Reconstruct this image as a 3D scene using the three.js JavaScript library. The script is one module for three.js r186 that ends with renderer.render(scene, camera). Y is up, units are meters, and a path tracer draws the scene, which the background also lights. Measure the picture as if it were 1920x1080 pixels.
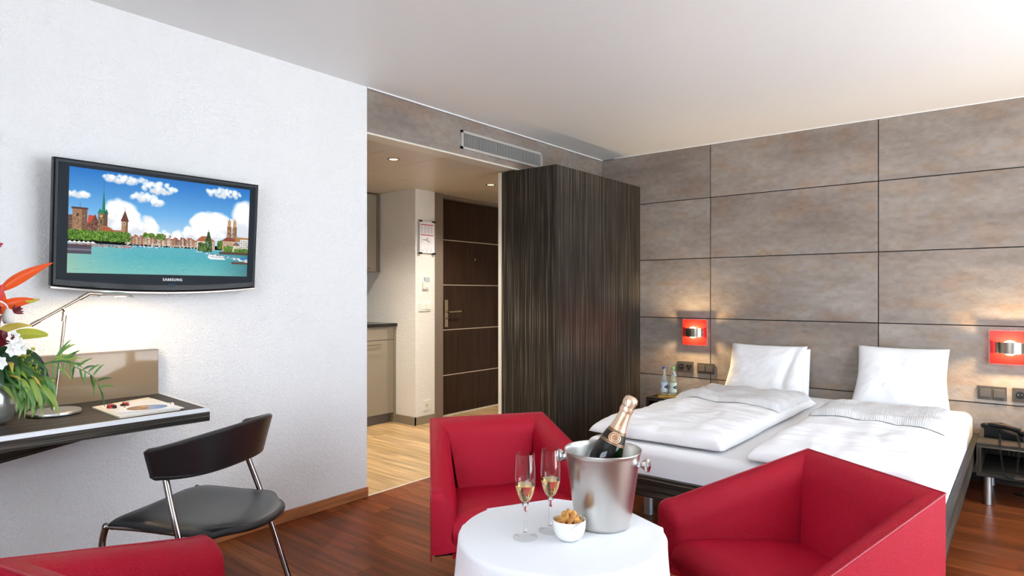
import * as THREE from 'three';
import { RoundedBoxGeometry } from 'three/addons/geometries/RoundedBoxGeometry.js';
import { TextGeometry } from 'three/addons/geometries/TextGeometry.js';
import { FontLoader } from 'three/addons/loaders/FontLoader.js';
import { ImprovedNoise } from 'three/addons/math/ImprovedNoise.js';
import { mergeGeometries, mergeVertices } from 'three/addons/utils/BufferGeometryUtils.js';
import { RectAreaLightUniformsLib } from 'three/addons/lights/RectAreaLightUniformsLib.js';

// ---------------------------------------------------------------- camera, sky, light, exposure
RectAreaLightUniformsLib.init();
const scene = new THREE.Scene();
const F_PX = 1191;
const camera = new THREE.PerspectiveCamera(2 * Math.atan(540 / F_PX) * 180 / Math.PI, 1920 / 1080, 0.05, 60);
camera.position.set(0, 1.2, 0);
camera.rotation.y = Math.atan2(0.6295, 0.777);
camera.setViewOffset(1920, 1080, 0, -10, 1920, 1080);
const renderer = new THREE.WebGLRenderer({ antialias: true });
renderer.toneMapping = THREE.LinearToneMapping;
renderer.toneMappingExposure = 1.07;
renderer.shadowMap.enabled = true;
scene.background = new THREE.Color().setRGB(0.85, 0.96, 1.09);
scene.backgroundIntensity = 7.8;
// high sun on the balcony side: it strikes the slab outside and a strip of floor by the window, both out of frame
const sun = new THREE.DirectionalLight(new THREE.Color().setRGB(1, 0.96, 0.90), 20);
sun.position.set(1.65 + 4 * Math.cos(1.38), 4 * Math.sin(1.38), -2.6 - 0.7); sun.target.position.set(1.65, 0, -2.6);
sun.castShadow = true; sun.shadow.mapSize.set(2048, 2048); Object.assign(sun.shadow.camera, { left: -6, right: 6, top: 6, bottom: -6, near: 0.1, far: 14 });
scene.add(sun, sun.target);

// ---------------------------------------------------------------- helpers
let seed = 7;
const rnd = () => { seed = (seed * 1664525 + 1013904223) >>> 0; return seed / 4294967296; };
const rr = (a, b) => a + (b - a) * rnd();
const V = (x, y, z) => new THREE.Vector3(x, y, z);
const perlin = new ImprovedNoise();
const taken = {};
function numbered(n) { if (!(n in taken)) { taken[n] = 0; return n; } taken[n]++; return n + '_' + String(taken[n]).padStart(3, '0'); }
function thing(name, label, category, [x, y, z] = [0, 0, 0], turn = 0, group) {
  const o = new THREE.Group(); o.name = numbered(name); scene.add(o);
  o.position.set(x, y, z); o.rotation.y = turn; o.userData = { label, category };
  if (group) o.userData.group = group;
  return o;
}
function mesh(name, geo, mat, parent) {
  if (Array.isArray(geo)) geo = mergeGeometries(geo.map(clean));
  const m = new THREE.Mesh(geo, mat); m.name = parent ? name : numbered(name);
  m.castShadow = m.receiveShadow = true; (parent || scene).add(m); return m;
}
function clean(g) { g = g.index ? g.toNonIndexed() : g; for (const k of Object.keys(g.attributes)) if (!['position', 'normal', 'uv'].includes(k)) g.deleteAttribute(k); return g; }
function solo(name, geo, mat, label, category, group) { const m = mesh(name, geo, mat); m.userData = { label, category }; if (group) m.userData.group = group; return m; }
function struct(name, geo, mat, label, category) { const m = mesh(name, geo, mat); m.userData = { kind: 'structure', label, category }; return m; }
// uv in metres by the face's main direction; grain axis runs along v
function triUV(g, grain = 'y', off = [0, 0]) {
  g = g.index ? g.toNonIndexed() : g; const p = g.attributes.position, n = p.count, uv = new Float32Array(n * 2), a = V(), b = V(), c = V();
  const ax = { x: 0, y: 1, z: 2 }[grain];
  for (let i = 0; i < n; i += 3) {
    a.fromBufferAttribute(p, i); b.fromBufferAttribute(p, i + 1); c.fromBufferAttribute(p, i + 2);
    const nn = b.clone().sub(a).cross(c.clone().sub(a)), q = [Math.abs(nn.x), Math.abs(nn.y), Math.abs(nn.z)];
    const k = q.indexOf(Math.max(...q)); let ua, va; const ot = [0, 1, 2].filter((i) => i !== k);
    if (k === ax) { ua = ot[0]; va = ot[1]; } else { va = ax; ua = ot.find((i) => i !== ax); }
    [a, b, c].forEach((t, j) => { const w = [t.x, t.y, t.z]; uv[(i + j) * 2] = w[ua] + off[0]; uv[(i + j) * 2 + 1] = w[va] + off[1]; });
  }
  g.setAttribute('uv', new THREE.BufferAttribute(uv, 2)); return g;
}
function box(x0, x1, y0, y1, z0, z1, { r = 0, grain = 'y', off, seg = 2 } = {}) {
  const w = Math.abs(x1 - x0), h = Math.abs(y1 - y0), d = Math.abs(z1 - z0);
  const g = r ? new RoundedBoxGeometry(w, h, d, seg, Math.min(r, w / 2.01, h / 2.01, d / 2.01)) : new THREE.BoxGeometry(w, h, d);
  g.translate((x0 + x1) / 2, (y0 + y1) / 2, (z0 + z1) / 2); return triUV(g, grain, off);
}
function cyl(r0, r1, h, x, y, z, seg = 24) { const g = new THREE.CylinderGeometry(r0, r1, h, seg); g.translate(x, y, z); return g; }
function tube(pts, r, seg = 40, rad = 8, closed = false) { return new THREE.TubeGeometry(new THREE.CatmullRomCurve3(pts, closed, 'centripetal'), seg, r, rad, closed); }
function rod(a, b, r, seg = 12) {
  const d = b.clone().sub(a), g = new THREE.CylinderGeometry(r, r, d.length(), seg); g.translate(0, d.length() / 2, 0);
  g.applyQuaternion(new THREE.Quaternion().setFromUnitVectors(V(0, 1, 0), d.normalize())); g.translate(a.x, a.y, a.z); return g;
}
const lathe = (pts, seg = 48) => new THREE.LatheGeometry(pts.map(([x, y]) => new THREE.Vector2(x, y)), seg);
function gridGeo(nu, nv, fn) {
  const pos = [], uv = [], idx = [];
  for (let j = 0; j <= nv; j++) for (let i = 0; i <= nu; i++) { const q = fn(i / nu, j / nv); pos.push(q.x, q.y, q.z); uv.push(i / nu, j / nv); }
  for (let j = 0; j < nv; j++) for (let i = 0; i < nu; i++) { const a = j * (nu + 1) + i, b = a + 1, c = a + nu + 1, d = c + 1; idx.push(a, b, d, a, d, c); }
  const g = new THREE.BufferGeometry(); g.setAttribute('position', new THREE.Float32BufferAttribute(pos, 3)); g.setAttribute('uv', new THREE.Float32BufferAttribute(uv, 2)); g.setIndex(idx); g.computeVertexNormals(); return g;
}
function shapeGeo(pts, depth, bevel = 0, seg = 2) {
  const s = new THREE.Shape(pts.map(([x, y]) => new THREE.Vector2(x, y)));
  return new THREE.ExtrudeGeometry(s, { depth, bevelEnabled: bevel > 0, bevelSize: bevel, bevelThickness: bevel, bevelSegments: seg, curveSegments: 24 });
}
const smooth = (t) => t * t * (3 - 2 * t), clamp = (v, a = 0, b = 1) => Math.min(b, Math.max(a, v)), mix = (a, b, t) => a + (b - a) * t;
function lattice(nx, ny, s) {
  let q = s * 7919 + 13; const a = new Float32Array(nx * ny); for (let i = 0; i < a.length; i++) { q = (q * 1664525 + 1013904223) >>> 0; a[i] = q / 4294967296; }
  return (u, v) => { const x = (u - Math.floor(u)) * nx, y = (v - Math.floor(v)) * ny, i = Math.floor(x) % nx, j = Math.floor(y) % ny, fx = smooth(x - Math.floor(x)), fy = smooth(y - Math.floor(y)), i1 = (i + 1) % nx, j1 = (j + 1) % ny;
    return mix(mix(a[j * nx + i], a[j * nx + i1], fx), mix(a[j1 * nx + i], a[j1 * nx + i1], fx), fy); };
}
function fbm(nx, ny, oct, s) { const L = []; for (let o = 0; o < oct; o++) L.push(lattice(nx << o, ny << o, s + o * 17)); return (u, v) => { let t = 0, w = 0.5, n = 0; for (const l of L) { t += l(u, v) * w; n += w; w *= 0.5; } return t / n; }; }
function tex(w, h, fn, tu, tv, srgb = true) {
  const d = new Uint8Array(w * h * 4);
  for (let j = 0; j < h; j++) for (let i = 0; i < w; i++) { const c = fn((i + 0.5) / w, (j + 0.5) / h), k = (j * w + i) * 4; if (typeof c === 'number') d[k] = d[k + 1] = d[k + 2] = clamp(c) * 255; else { d[k] = clamp(c[0]) * 255; d[k + 1] = clamp(c[1]) * 255; d[k + 2] = clamp(c[2]) * 255; } d[k + 3] = 255; }
  const t = new THREE.DataTexture(d, w, h); t.wrapS = t.wrapT = THREE.RepeatWrapping; t.magFilter = THREE.LinearFilter; t.minFilter = THREE.LinearMipmapLinearFilter; t.generateMipmaps = true;
  t.repeat.set(1 / tu, 1 / tv); if (srgb) t.colorSpace = THREE.SRGBColorSpace; t.needsUpdate = true; return t;
}
const lerpC = (a, b, t) => [mix(a[0], b[0], t), mix(a[1], b[1], t), mix(a[2], b[2], t)];
const rgb = (r, g, b) => [r / 255, g / 255, b / 255];
const std = (o) => new THREE.MeshStandardMaterial(o), phys = (o) => new THREE.MeshPhysicalMaterial(o);
const lin = (r, g, b) => new THREE.Color().setRGB(r, g, b);
function canvasTex(w, h, draw) { const c = document.createElement('canvas'); c.width = w; c.height = h; draw(c.getContext('2d'), w, h); const t = new THREE.CanvasTexture(c); t.colorSpace = THREE.SRGBColorSpace; return t; }
// a flat printed rectangle: width along dir, height along up
function card(w, h, o, dir, up) {
  const p = [o.clone(), o.clone().addScaledVector(dir, w), o.clone().addScaledVector(dir, w).addScaledVector(up, h), o.clone().addScaledVector(up, h)];
  const g = new THREE.BufferGeometry(); g.setAttribute('position', new THREE.Float32BufferAttribute([0, 1, 2, 0, 2, 3].flatMap((i) => p[i].toArray()), 3));
  g.setAttribute('uv', new THREE.Float32BufferAttribute([0, 0, 1, 0, 1, 1, 0, 0, 1, 1, 0, 1], 2)); g.computeVertexNormals(); return g;
}

// ---------------------------------------------------------------- materials
const M = {};
{
  const n1 = fbm(70, 70, 2, 3), n2 = fbm(9, 9, 2, 5);
  const bump = tex(512, 512, (u, v) => 0.25 + 0.75 * smooth(clamp((n1(u, v) - 0.32) * 2.4)) * (0.7 + 0.3 * n2(u, v)), 0.4, 0.4, false);
  M.plaster = std({ color: lin(0.80, 0.80, 0.79), roughness: 0.92, bumpMap: bump, bumpScale: 0.0022 });
  M.plasterWarm = std({ color: lin(0.76, 0.74, 0.70), roughness: 0.92, bumpMap: bump, bumpScale: 0.003 });
  M.ceiling = std({ color: lin(0.82, 0.82, 0.81), roughness: 0.42 });
  M.whitePaint = std({ color: lin(0.78, 0.78, 0.77), roughness: 0.5 });
}
{
  const a = fbm(5, 8, 5, 11), b = fbm(9, 34, 4, 12), c = fbm(70, 70, 3, 13), d = fbm(18, 22, 4, 14), e = lattice(900, 480, 15), f = lattice(160, 90, 16);
  const t = tex(2048, 1024, (u, v) => {
    let q = 0.5 + (a(u, v) - 0.5) * 1.3 + (b(u, v) - 0.5) * 0.4 + (c(u, v) - 0.5) * 0.55;
    let col = lerpC(rgb(122, 111, 104), rgb(160, 151, 146), clamp(q));
    const warm = clamp((d(u, v) - 0.48) * 4); col = lerpC(col, [col[0] * 1.02, col[1] * 0.965, col[2] * 0.91], warm);
    if (e(u, v) > 0.93 && f(u, v) > 0.6) col = lerpC(col, rgb(80, 72, 66), 0.35);
    if (e(v, u) > 0.965) col = lerpC(col, rgb(200, 192, 186), 0.35);
    return col;
  }, 2.7, 1.6);
  M.concrete = std({ map: t, color: lin(0.97, 0.95, 0.9), roughness: 0.62, bumpMap: tex(512, 512, (u, v) => c(u, v), 0.6, 0.6, false), bumpScale: 0.0008 });
  M.gap = std({ color: lin(0.012, 0.01, 0.009), roughness: 0.9 });
}
{
  const a = lattice(190, 3, 21), b = lattice(90, 4, 22), c = lattice(420, 10, 23), d = lattice(26, 2, 24), w = fbm(6, 5, 2, 25);
  const t = tex(1024, 1024, (u, v) => {
    const uu = u + (w(u, v) - 0.5) * 0.012; const s = a(uu, v) * 0.45 + b(uu, v) * 0.3 + c(uu, v) * 0.25;
    let q = clamp((s - 0.3) * 2.1); q = q * q; let col = lerpC(rgb(38, 34, 31), rgb(160, 149, 134), q * (0.35 + 0.75 * d(uu, v)));
    return col;
  }, 0.42, 1.3);
  M.zebrano = phys({ map: t, color: lin(0.70, 0.69, 0.63), specularIntensity: 0.45, roughness: 0.5, bumpMap: t, bumpScale: 0.0004 });
}
{
  const a = fbm(20, 3, 4, 31), b = lattice(180, 8, 32), c = lattice(520, 14, 34), d = fbm(7, 3, 2, 33);
  const grain = tex(1024, 1024, (u, v) => { const uu = u + (d(u, v) - 0.5) * 0.05; const q = 0.45 * a(uu, v) + 0.3 * b(uu, v) + 0.25 * c(uu, v); const k = 0.45 + 0.85 * q; return [k, k * 0.985, k * 0.96]; }, 0.5, 1.4);
  const tones = [[0.24, 0.060, 0.018], [0.20, 0.047, 0.014], [0.29, 0.078, 0.024], [0.17, 0.042, 0.014], [0.33, 0.100, 0.030], [0.23, 0.064, 0.022]];
  M.planks = tones.map((t) => phys({ map: grain, color: lin(...t), roughness: 0.3, specularIntensity: 0.22 }));
  M.skirting = std({ map: grain, color: lin(0.46, 0.17, 0.06), roughness: 0.45 });
  M.oaks = [[0.66, 0.45, 0.23], [0.60, 0.41, 0.20], [0.71, 0.49, 0.26]].map((t) => std({ map: grain, color: lin(...t), roughness: 0.36 }));
  M.wenge = phys({ map: grain, color: lin(0.045, 0.022, 0.013), roughness: 0.45, specularIntensity: 0.5 });
}
{
  const N = 46, pts = []; let q = 5; const r1 = () => (q = (q * 1664525 + 1013904223) >>> 0) / 4294967296;
  for (let i = 0; i < N * N; i++) pts.push([r1(), r1()]);
  const t = tex(512, 512, (u, v) => { const x = u * N, y = v * N, i = Math.floor(x), j = Math.floor(y); let m = 9, m2 = 9;
    for (let b = -1; b < 2; b++) for (let a = -1; a < 2; a++) { const p = pts[((j + b + N) % N) * N + (i + a + N) % N], e = Math.hypot(i + a + p[0] - x, j + b + p[1] - y); if (e < m) { m2 = m; m = e; } else if (e < m2) m2 = e; }
    return clamp((m2 - m) * 1.8); }, 0.17, 0.17, false);
  M.red = phys({ color: lin(0.40, 0.004, 0.022), roughness: 0.42, specularIntensity: 0.4, bumpMap: t, bumpScale: 0.0009 });
  M.redPiping = std({ color: lin(0.33, 0.006, 0.022), roughness: 0.4 });
  M.blackLeather = std({ color: lin(0.012, 0.012, 0.013), roughness: 0.3, bumpMap: t, bumpScale: 0.0002 });
  M.blackSeat = std({ color: lin(0.022, 0.023, 0.023), roughness: 0.34, bumpMap: t, bumpScale: 0.00015 });
}
{
  const a = lattice(256, 4, 41), b = lattice(512, 24, 42);
  const t = tex(512, 256, (u, v) => 0.5 * a(v, u) + 0.5 * b(v, u), 1, 1, false);
  M.steel = std({ color: lin(0.62, 0.60, 0.57), metalness: 1, roughness: 0.3, bumpMap: t, bumpScale: 0.0002 });
  M.chrome = std({ color: lin(0.62, 0.61, 0.60), metalness: 1, roughness: 0.1 });
  M.alu = std({ color: lin(0.55, 0.56, 0.57), metalness: 1, roughness: 0.38 });
  M.nickel = std({ color: lin(0.45, 0.38, 0.29), metalness: 1, roughness: 0.25 });
  M.darkChrome = std({ color: lin(0.30, 0.27, 0.26), metalness: 1, roughness: 0.12 });
}
{
  const st = tex(256, 64, (u, v) => 0.5 + 0.5 * Math.sin(u * Math.PI * 2 * 16), 0.16, 0.16, false);
  M.linen = std({ color: lin(0.82, 0.82, 0.83), roughness: 0.9 });
  M.stripe = std({ color: lin(0.66, 0.66, 0.66), roughness: 0.75, bumpMap: st, bumpScale: 0.0008 });
  M.sheet = std({ color: lin(0.80, 0.80, 0.81), roughness: 0.9 });
}
M.taupe = std({ color: lin(0.245, 0.205, 0.15), roughness: 0.5 });
M.taupeGloss = phys({ color: lin(0.24, 0.185, 0.125), roughness: 0.04, specularIntensity: 0.75 });
M.frameTaupe = std({ color: lin(0.20, 0.16, 0.13), roughness: 0.45 });
M.cream = std({ color: lin(0.70, 0.65, 0.55), roughness: 0.35 });
M.hallCeil = std({ color: lin(0.60, 0.52, 0.42), roughness: 0.3 });
M.blackStone = std({ color: lin(0.012, 0.012, 0.013), roughness: 0.2 });
M.plastic = std({ color: lin(0.76, 0.75, 0.70), roughness: 0.4 });
M.greyPlastic = std({ color: lin(0.055, 0.047, 0.04), roughness: 0.45 });
M.greyPlastic2 = std({ color: lin(0.085, 0.074, 0.064), roughness: 0.4 });
M.black = std({ color: lin(0.008, 0.008, 0.009), roughness: 0.35 });
M.glossBlack = phys({ color: lin(0.008, 0.009, 0.011), roughness: 0.12, specularIntensity: 0.25 });
M.bezel = phys({ color: lin(0.012, 0.017, 0.023), roughness: 0.3, specularIntensity: 0.12 });
M.white = std({ color: lin(0.8, 0.8, 0.8), roughness: 0.35 });
M.edgeWhite = std({ color: lin(0.78, 0.8, 0.82), roughness: 0.3 });
M.porcelain = phys({ color: lin(0.82, 0.81, 0.79), roughness: 0.12, clearcoat: 0.6 });
M.pane = phys({ color: 0xffffff, transmission: 1, thickness: 0, roughness: 0.0, ior: 1.5 });
M.glass = phys({ color: 0xffffff, transmission: 1, thickness: 0.004, roughness: 0.0, ior: 1.45 });
M.thinGlass = phys({ color: 0xffffff, transmission: 1, thickness: 0, roughness: 0.0, ior: 1.4 });
const leafM = (r, g, b, rough = 0.42) => phys({ color: lin(r, g, b), roughness: rough, side: THREE.DoubleSide });

// ---------------------------------------------------------------- the room
const XW = -3.03, ZB = -5.05, H = 2.42, XR = 1.65, ZF = 1.3, ZE = -2.378;
{ // parquet: a dark bed under separate planks that run along the headboard wall
  const fl = struct('floor', box(XW, XR, -0.12, -0.012, ZB - 0.1, ZF), M.gap, 'dark red-brown parquet floor', 'floor');
  const w = 0.13; let row = 0;
  for (let z = ZF; z > ZB + 0.001; z -= w, row++) {
    let x = XW - rr(0, 1.1);
    while (x < XR) {
      const len = rr(0.9, 1.5), x0 = Math.max(x, XW), x1 = Math.min(x + len, XR);
      if (x1 - x0 > 0.02) mesh('plank', box(x0 + 0.0004, x1 - 0.0004, -0.012, 0, Math.max(z - w, ZB) + 0.0004, z - 0.0004, { grain: 'x', off: [rnd() * 3, rnd() * 3] }), M.planks[Math.floor(rnd() * 6)], fl);
      x += len;
    }
  }
  const hf = struct('floor_hall', box(-5.3, XW, -0.12, -0.012, -5.35, -1.6), M.gap, 'light oak plank floor of the entrance hall', 'floor');
  for (let z = -1.6; z > -5.35; z -= 0.192) {
    let x = -5.3 - rr(0, 1);
    while (x < XW) { const x0 = Math.max(x, -5.3), x1 = Math.min(x + 1.3, XW - 0.001); if (x1 - x0 > 0.02) mesh('plank', box(x0 + 0.0003, x1 - 0.0003, -0.012, 0, Math.max(z - 0.192, -5.35) + 0.0003, z - 0.0003, { grain: 'x', off: [rnd() * 3, rnd() * 3] }), M.oaks[Math.floor(rnd() * 3)], hf); x += 1.3; }
  }
}
struct('ceiling', box(-3.15, XR + 0.2, H, H + 0.15, ZB - 0.2, ZF + 0.15), M.ceiling, 'smooth white painted ceiling of the bedroom', 'ceiling');
struct('wall_left', box(-3.15, XW, 0, H, ZE, ZF), M.plaster, 'white rough plaster wall behind the television', 'wall');
{ // wall behind the viewer with a second window
  const a = -1.25, b = 0.85, y0 = 0.75, y1 = 2.28;
  struct('wall_front', [box(-3.15, a, 0, H, ZF, ZF + 0.15), box(b, XR + 0.2, 0, H, ZF, ZF + 0.15), box(a, b, 0, y0, ZF, ZF + 0.15), box(a, b, y1, H, ZF, ZF + 0.15)], M.plaster, 'white plaster wall behind the viewer', 'wall');
  const m = (a + b) / 2, win = struct('window_2', [box(a, b, y0, y0 + 0.05, ZF + 0.04, ZF + 0.1), box(a, b, y1 - 0.05, y1, ZF + 0.04, ZF + 0.1), box(a, a + 0.05, y0, y1, ZF + 0.04, ZF + 0.1), box(b - 0.05, b, y0, y1, ZF + 0.04, ZF + 0.1), box(m - 0.035, m + 0.035, y0, y1, ZF + 0.04, ZF + 0.1)], M.whitePaint, 'white framed window behind the viewer', 'window');
  for (const [p, q] of [[a + 0.05, m - 0.035], [m + 0.035, b - 0.05]]) mesh('pane', box(p, q, y0 + 0.05, y1 - 0.05, ZF + 0.068, ZF + 0.072), M.pane, win);
}
{ // window wall on the right: piers, lintel, sill round one wide opening
  const z0 = -1.25, z1 = -4.35, y0 = 0.12, y1 = 2.3, a = XR, b = XR + 0.2;
  struct('wall_right', [box(a, b, 0, H, z0, ZF), box(a, b, 0, H, ZB - 0.2, z1), box(a, b, y1, H, z1, z0), box(a, b, 0, y0, z1, z0)], M.plaster, 'white plaster window wall outside the frame', 'wall');
  const win = struct('window_1', [box(a + 0.06, a + 0.13, y0, y0 + 0.06, z1, z0), box(a + 0.06, a + 0.13, y1 - 0.06, y1, z1, z0), box(a + 0.06, a + 0.13, y0, y1, z0 - 0.06, z0), box(a + 0.06, a + 0.13, y0, y1, z1, z1 + 0.06), box(a + 0.06, a + 0.13, y0, y1, -2.84, -2.76)], M.whitePaint, 'white framed full height window outside the frame', 'window');
  for (const [p, q] of [[z0 - 0.06, -2.76], [-2.84, z1 + 0.06]]) mesh('pane', box(a + 0.093, a + 0.097, y0 + 0.06, y1 - 0.06, q, p), M.pane, win);
  struct('balcony_slab', box(b, b + 6, -0.3, -0.05, -9, 5), M.whitePaint, 'pale balcony slab beyond the window', 'balcony');
}
{ // headboard wall of concrete-look panels with dark open joints
  const wb = struct('wall_back', box(-3.15, XR + 0.2, 0, H, ZB - 0.2, ZB - 0.012), M.gap, 'concrete-look panelled wall behind the bed', 'wall');
  const xs = [XW, -2.006, -0.803, 0.4, XR], ys = [0, 0.4985, 0.993, 1.489, 1.983, H - 0.004], g = 0.0035;
  for (let i = 0; i < 4; i++) for (let j = 0; j < 5; j++) mesh('panel', box(xs[i] + (i ? g : 0), xs[i + 1] - g, ys[j] + (j ? g : 0), ys[j + 1] - g, ZB - 0.012, ZB, { off: [i * 0.37 + j * 0.61, j * 0.23 + i * 0.41] }), M.concrete, wb);
  struct('baseboard_back', box(-0.9, XR, 0, 0.05, ZB, ZB + 0.012, { grain: 'x' }), M.zebrano, 'low dark skirting along the headboard wall', 'baseboard');
}
{ // soffit over the hall opening
  const so = struct('trim_1', box(-3.15, XW - 0.012, 2.15, H, ZB, ZE), M.gap, 'concrete-look soffit above the hall opening', 'soffit');
  mesh('panel', box(XW - 0.012, XW, 2.154, H - 0.01, ZB, ZE, { grain: 'y', off: [0.9, 0.55] }), M.concrete, so);
  struct('trim_2', box(XW - 0.002, XW + 0.008, H - 0.008, H, ZB, ZE), M.whitePaint, 'thin white shadow-gap trim under the ceiling over the soffit', 'trim');
  struct('trim_3', box(-3.15, XW + 0.004, 2.143, 2.154, ZB, ZE), M.cream, 'thin cream edge strip under the soffit', 'trim');
  struct('trim_4', box(-2.9, XR, H - 0.006, H, ZB, ZB + 0.006), M.whitePaint, 'thin white trim between ceiling and panelled wall', 'trim');
}
struct('baseboard_left', box(XW, XW + 0.014, 0, 0.058, -1.83, ZE, { grain: 'z', r: 0.003 }), M.skirting, 'red-brown wooden skirting at the end of the white wall', 'baseboard');
struct('baseboard_left', box(XW, XW + 0.014, 0, 0.058, ZF, -1.832, { grain: 'z', r: 0.003, off: [0.2, 0.7] }), M.skirting, 'red-brown wooden skirting under the desk along the white wall', 'baseboard');
struct('trim_5', box(XW - 0.006, XW + 0.006, 0, 0.003, ZB, ZE), M.cream, 'thin pale threshold strip between parquet and hall floor', 'trim');

// ---------------------------------------------------------------- the entrance hall
{
  const hc = struct('ceiling_hall', box(-5.3, -3.15, 2.162, 2.3, -5.35, -1.6), M.gap, 'cream metal panel ceiling of the hall', 'ceiling');
  for (let z = -1.545; z > -5.35; z -= 0.405) mesh('panel', box(-5.3, -3.152, 2.15, 2.162, Math.max(z - 0.4, -5.35), Math.min(z, -1.6), { r: 0.002 }), M.hallCeil, hc);
  struct('wall_hall_end', [box(-4.55, -4.308, 0, 2.15, -4.167, -3.926)], M.plasterWarm, 'white plaster pier between kitchenette and door', 'wall');
  struct('wall_hall_kitchen', box(-5.4, -4.55, 0, 2.3, -4.167, -3.926), M.plasterWarm, 'rough plaster side wall of the kitchenette niche', 'wall');
  struct('wall_hall_niche', box(-5.4, -5.2, 0, 2.3, -3.926, -1.5), M.plasterWarm, 'plaster back wall of the kitchenette niche', 'wall');
  struct('wall_hall_near', box(-5.4, -3.15, 0, 2.3, -1.6, -1.45), M.plasterWarm, 'plaster wall closing the hall out of sight', 'wall');
  struct('wall_hall_far', box(-4.6, -3.03, 0, 2.3, -5.45, -5.3), M.plasterWarm, 'plaster wall closing the hall behind the wardrobe', 'wall');
  struct('wall_hall_door', [box(-4.7, -4.47, 0, 2.3, -5.45, -4.167)], M.plasterWarm, 'plaster wall that holds the room door', 'wall');
  const T = M.frameTaupe;
  struct('baseboard_hall', [box(-4.308, -4.298, 0, 0.075, -4.167, -3.916), box(-4.6, -4.298, 0, 0.075, -3.926, -3.916)], M.taupe, 'taupe skirting round the plaster pier', 'baseboard');
  // door
  const d = struct('door_1', [box(-4.46, -4.425, 0.005, 2.115, -5.25, -4.335)], M.wenge, 'dark wenge room door with four pale metal strips', 'door');
  mesh('door_frame', [box(-4.47, -4.33, 0, 2.148, -4.30, -4.167), box(-4.47, -4.41, 0, 2.148, -4.333, -4.30), box(-4.47, -4.36, 2.118, 2.148, -5.3, -4.30), box(-4.47, -4.36, 0, 2.148, -5.3, -5.255)], T, d);
  mesh('door_seal', box(-4.424, -4.404, 0, 2.12, -4.341, -4.333), M.cream, d);
  const ys = [0.008, 0.398, 0.842, 1.282, 1.722, 2.113];
  for (let i = 0; i < 5; i++) mesh('panel', box(-4.425, -4.418, ys[i] + 0.004, ys[i + 1] - 0.004, -5.25, -4.342, { off: [i * 0.21, i * 0.7] }), M.wenge, d);
  for (let i = 1; i < 5; i++) mesh('metal_strip', box(-4.425, -4.417, ys[i] - 0.004, ys[i] + 0.004, -5.25, -4.342), std({ color: lin(0.72, 0.62, 0.52), metalness: 0.6, roughness: 0.35 }), d);
  const hp = mesh('handle_plate', box(-4.418, -4.404, 0.868, 1.138, -4.445, -4.398, { r: 0.006 }), M.nickel, d);
  mesh('lever', [rod(V(-4.404, 1.02, -4.422), V(-4.36, 1.02, -4.422), 0.009), rod(V(-4.362, 1.02, -4.416), V(-4.362, 1.023, -4.58), 0.0095)], M.nickel, hp);
  mesh('keyhole', (() => { const g = new THREE.CylinderGeometry(0.008, 0.008, 0.004, 16); g.rotateZ(Math.PI / 2); g.translate(-4.403, 0.955, -4.422); return g; })(), M.black, hp);
  mesh('peephole', (() => { const g = new THREE.CylinderGeometry(0.011, 0.011, 0.006, 18); g.rotateZ(Math.PI / 2); g.translate(-4.416, 1.546, -4.845); return g; })(), M.chrome, d);
  struct('trim_6', box(-4.42, -4.40, 0, 0.012, -5.25, -4.34), M.cream, 'pale threshold under the room door', 'trim');
  // kitchenette
  for (const [z1, z0, lab] of [[-3.9, -3.3, 'taupe kitchenette base cabinet beside the plaster pier'], [-3.298, -2.6, 'taupe kitchenette base cabinet behind the white wall']]) {
    const c = thing('base_cabinet', lab, 'cabinet', [0, 0, 0], 0, 'kitchenette base cabinets');
    mesh('body', box(-5.19, -4.596, 0.09, 0.895, z1, z0), M.taupe, c);
    mesh('plinth', box(-5.19, -4.63, 0, 0.09, z1, z0), std({ color: lin(0.13, 0.115, 0.1), roughness: 0.5 }), c);
    const dr = mesh('drawer_front', box(-4.596, -4.575, 0.774, 0.892, z1 + 0.002, z0 - 0.002, { r: 0.002 }), M.taupe, c);
    const dd = mesh('door', box(-4.596, -4.575, 0.094, 0.768, z1 + 0.002, z0 - 0.002, { r: 0.002 }), M.taupe, c);
    const zm = (z0 + z1) / 2;
    mesh('handle', [rod(V(-4.548, 0.735, zm - 0.13), V(-4.548, 0.735, zm + 0.13), 0.005), rod(V(-4.576, 0.735, zm - 0.12), V(-4.548, 0.735, zm - 0.12), 0.004), rod(V(-4.576, 0.735, zm + 0.12), V(-4.548, 0.735, zm + 0.12), 0.004)], M.nickel, dd);
  }
  solo('filler_panel', box(-5.19, -4.573, 0.0, 0.895, -3.925, -3.901), M.taupe, 'narrow taupe end panel between base cabinet and plaster pier', 'panel');
  solo('worktop', box(-5.195, -4.553, 0.896, 0.923, -3.925, -2.6, { r: 0.003 }), M.blackStone, 'black stone worktop on the kitchenette cabinets', 'worktop');
  const u = thing('wall_cabinet', 'taupe kitchenette wall cabinet above the black worktop', 'cabinet');
  mesh('body', box(-5.19, -4.822, 1.404, 2.14, -3.92, -2.6), M.taupe, u);
  mesh('end_strip', box(-4.822, -4.80, 1.404, 2.14, -3.92, -3.885), std({ color: lin(0.14, 0.115, 0.09), roughness: 0.5 }), u);
  const ud = mesh('door', box(-4.822, -4.802, 1.404, 2.135, -3.883, -3.285, { r: 0.002 }), M.taupe, u); mesh('handle', box(-4.802, -4.785, 1.43, 1.44, -3.8, -3.55), M.nickel, ud);
  mesh('door', box(-4.822, -4.802, 1.404, 2.135, -3.281, -2.6, { r: 0.002 }), M.taupe, u);
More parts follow.
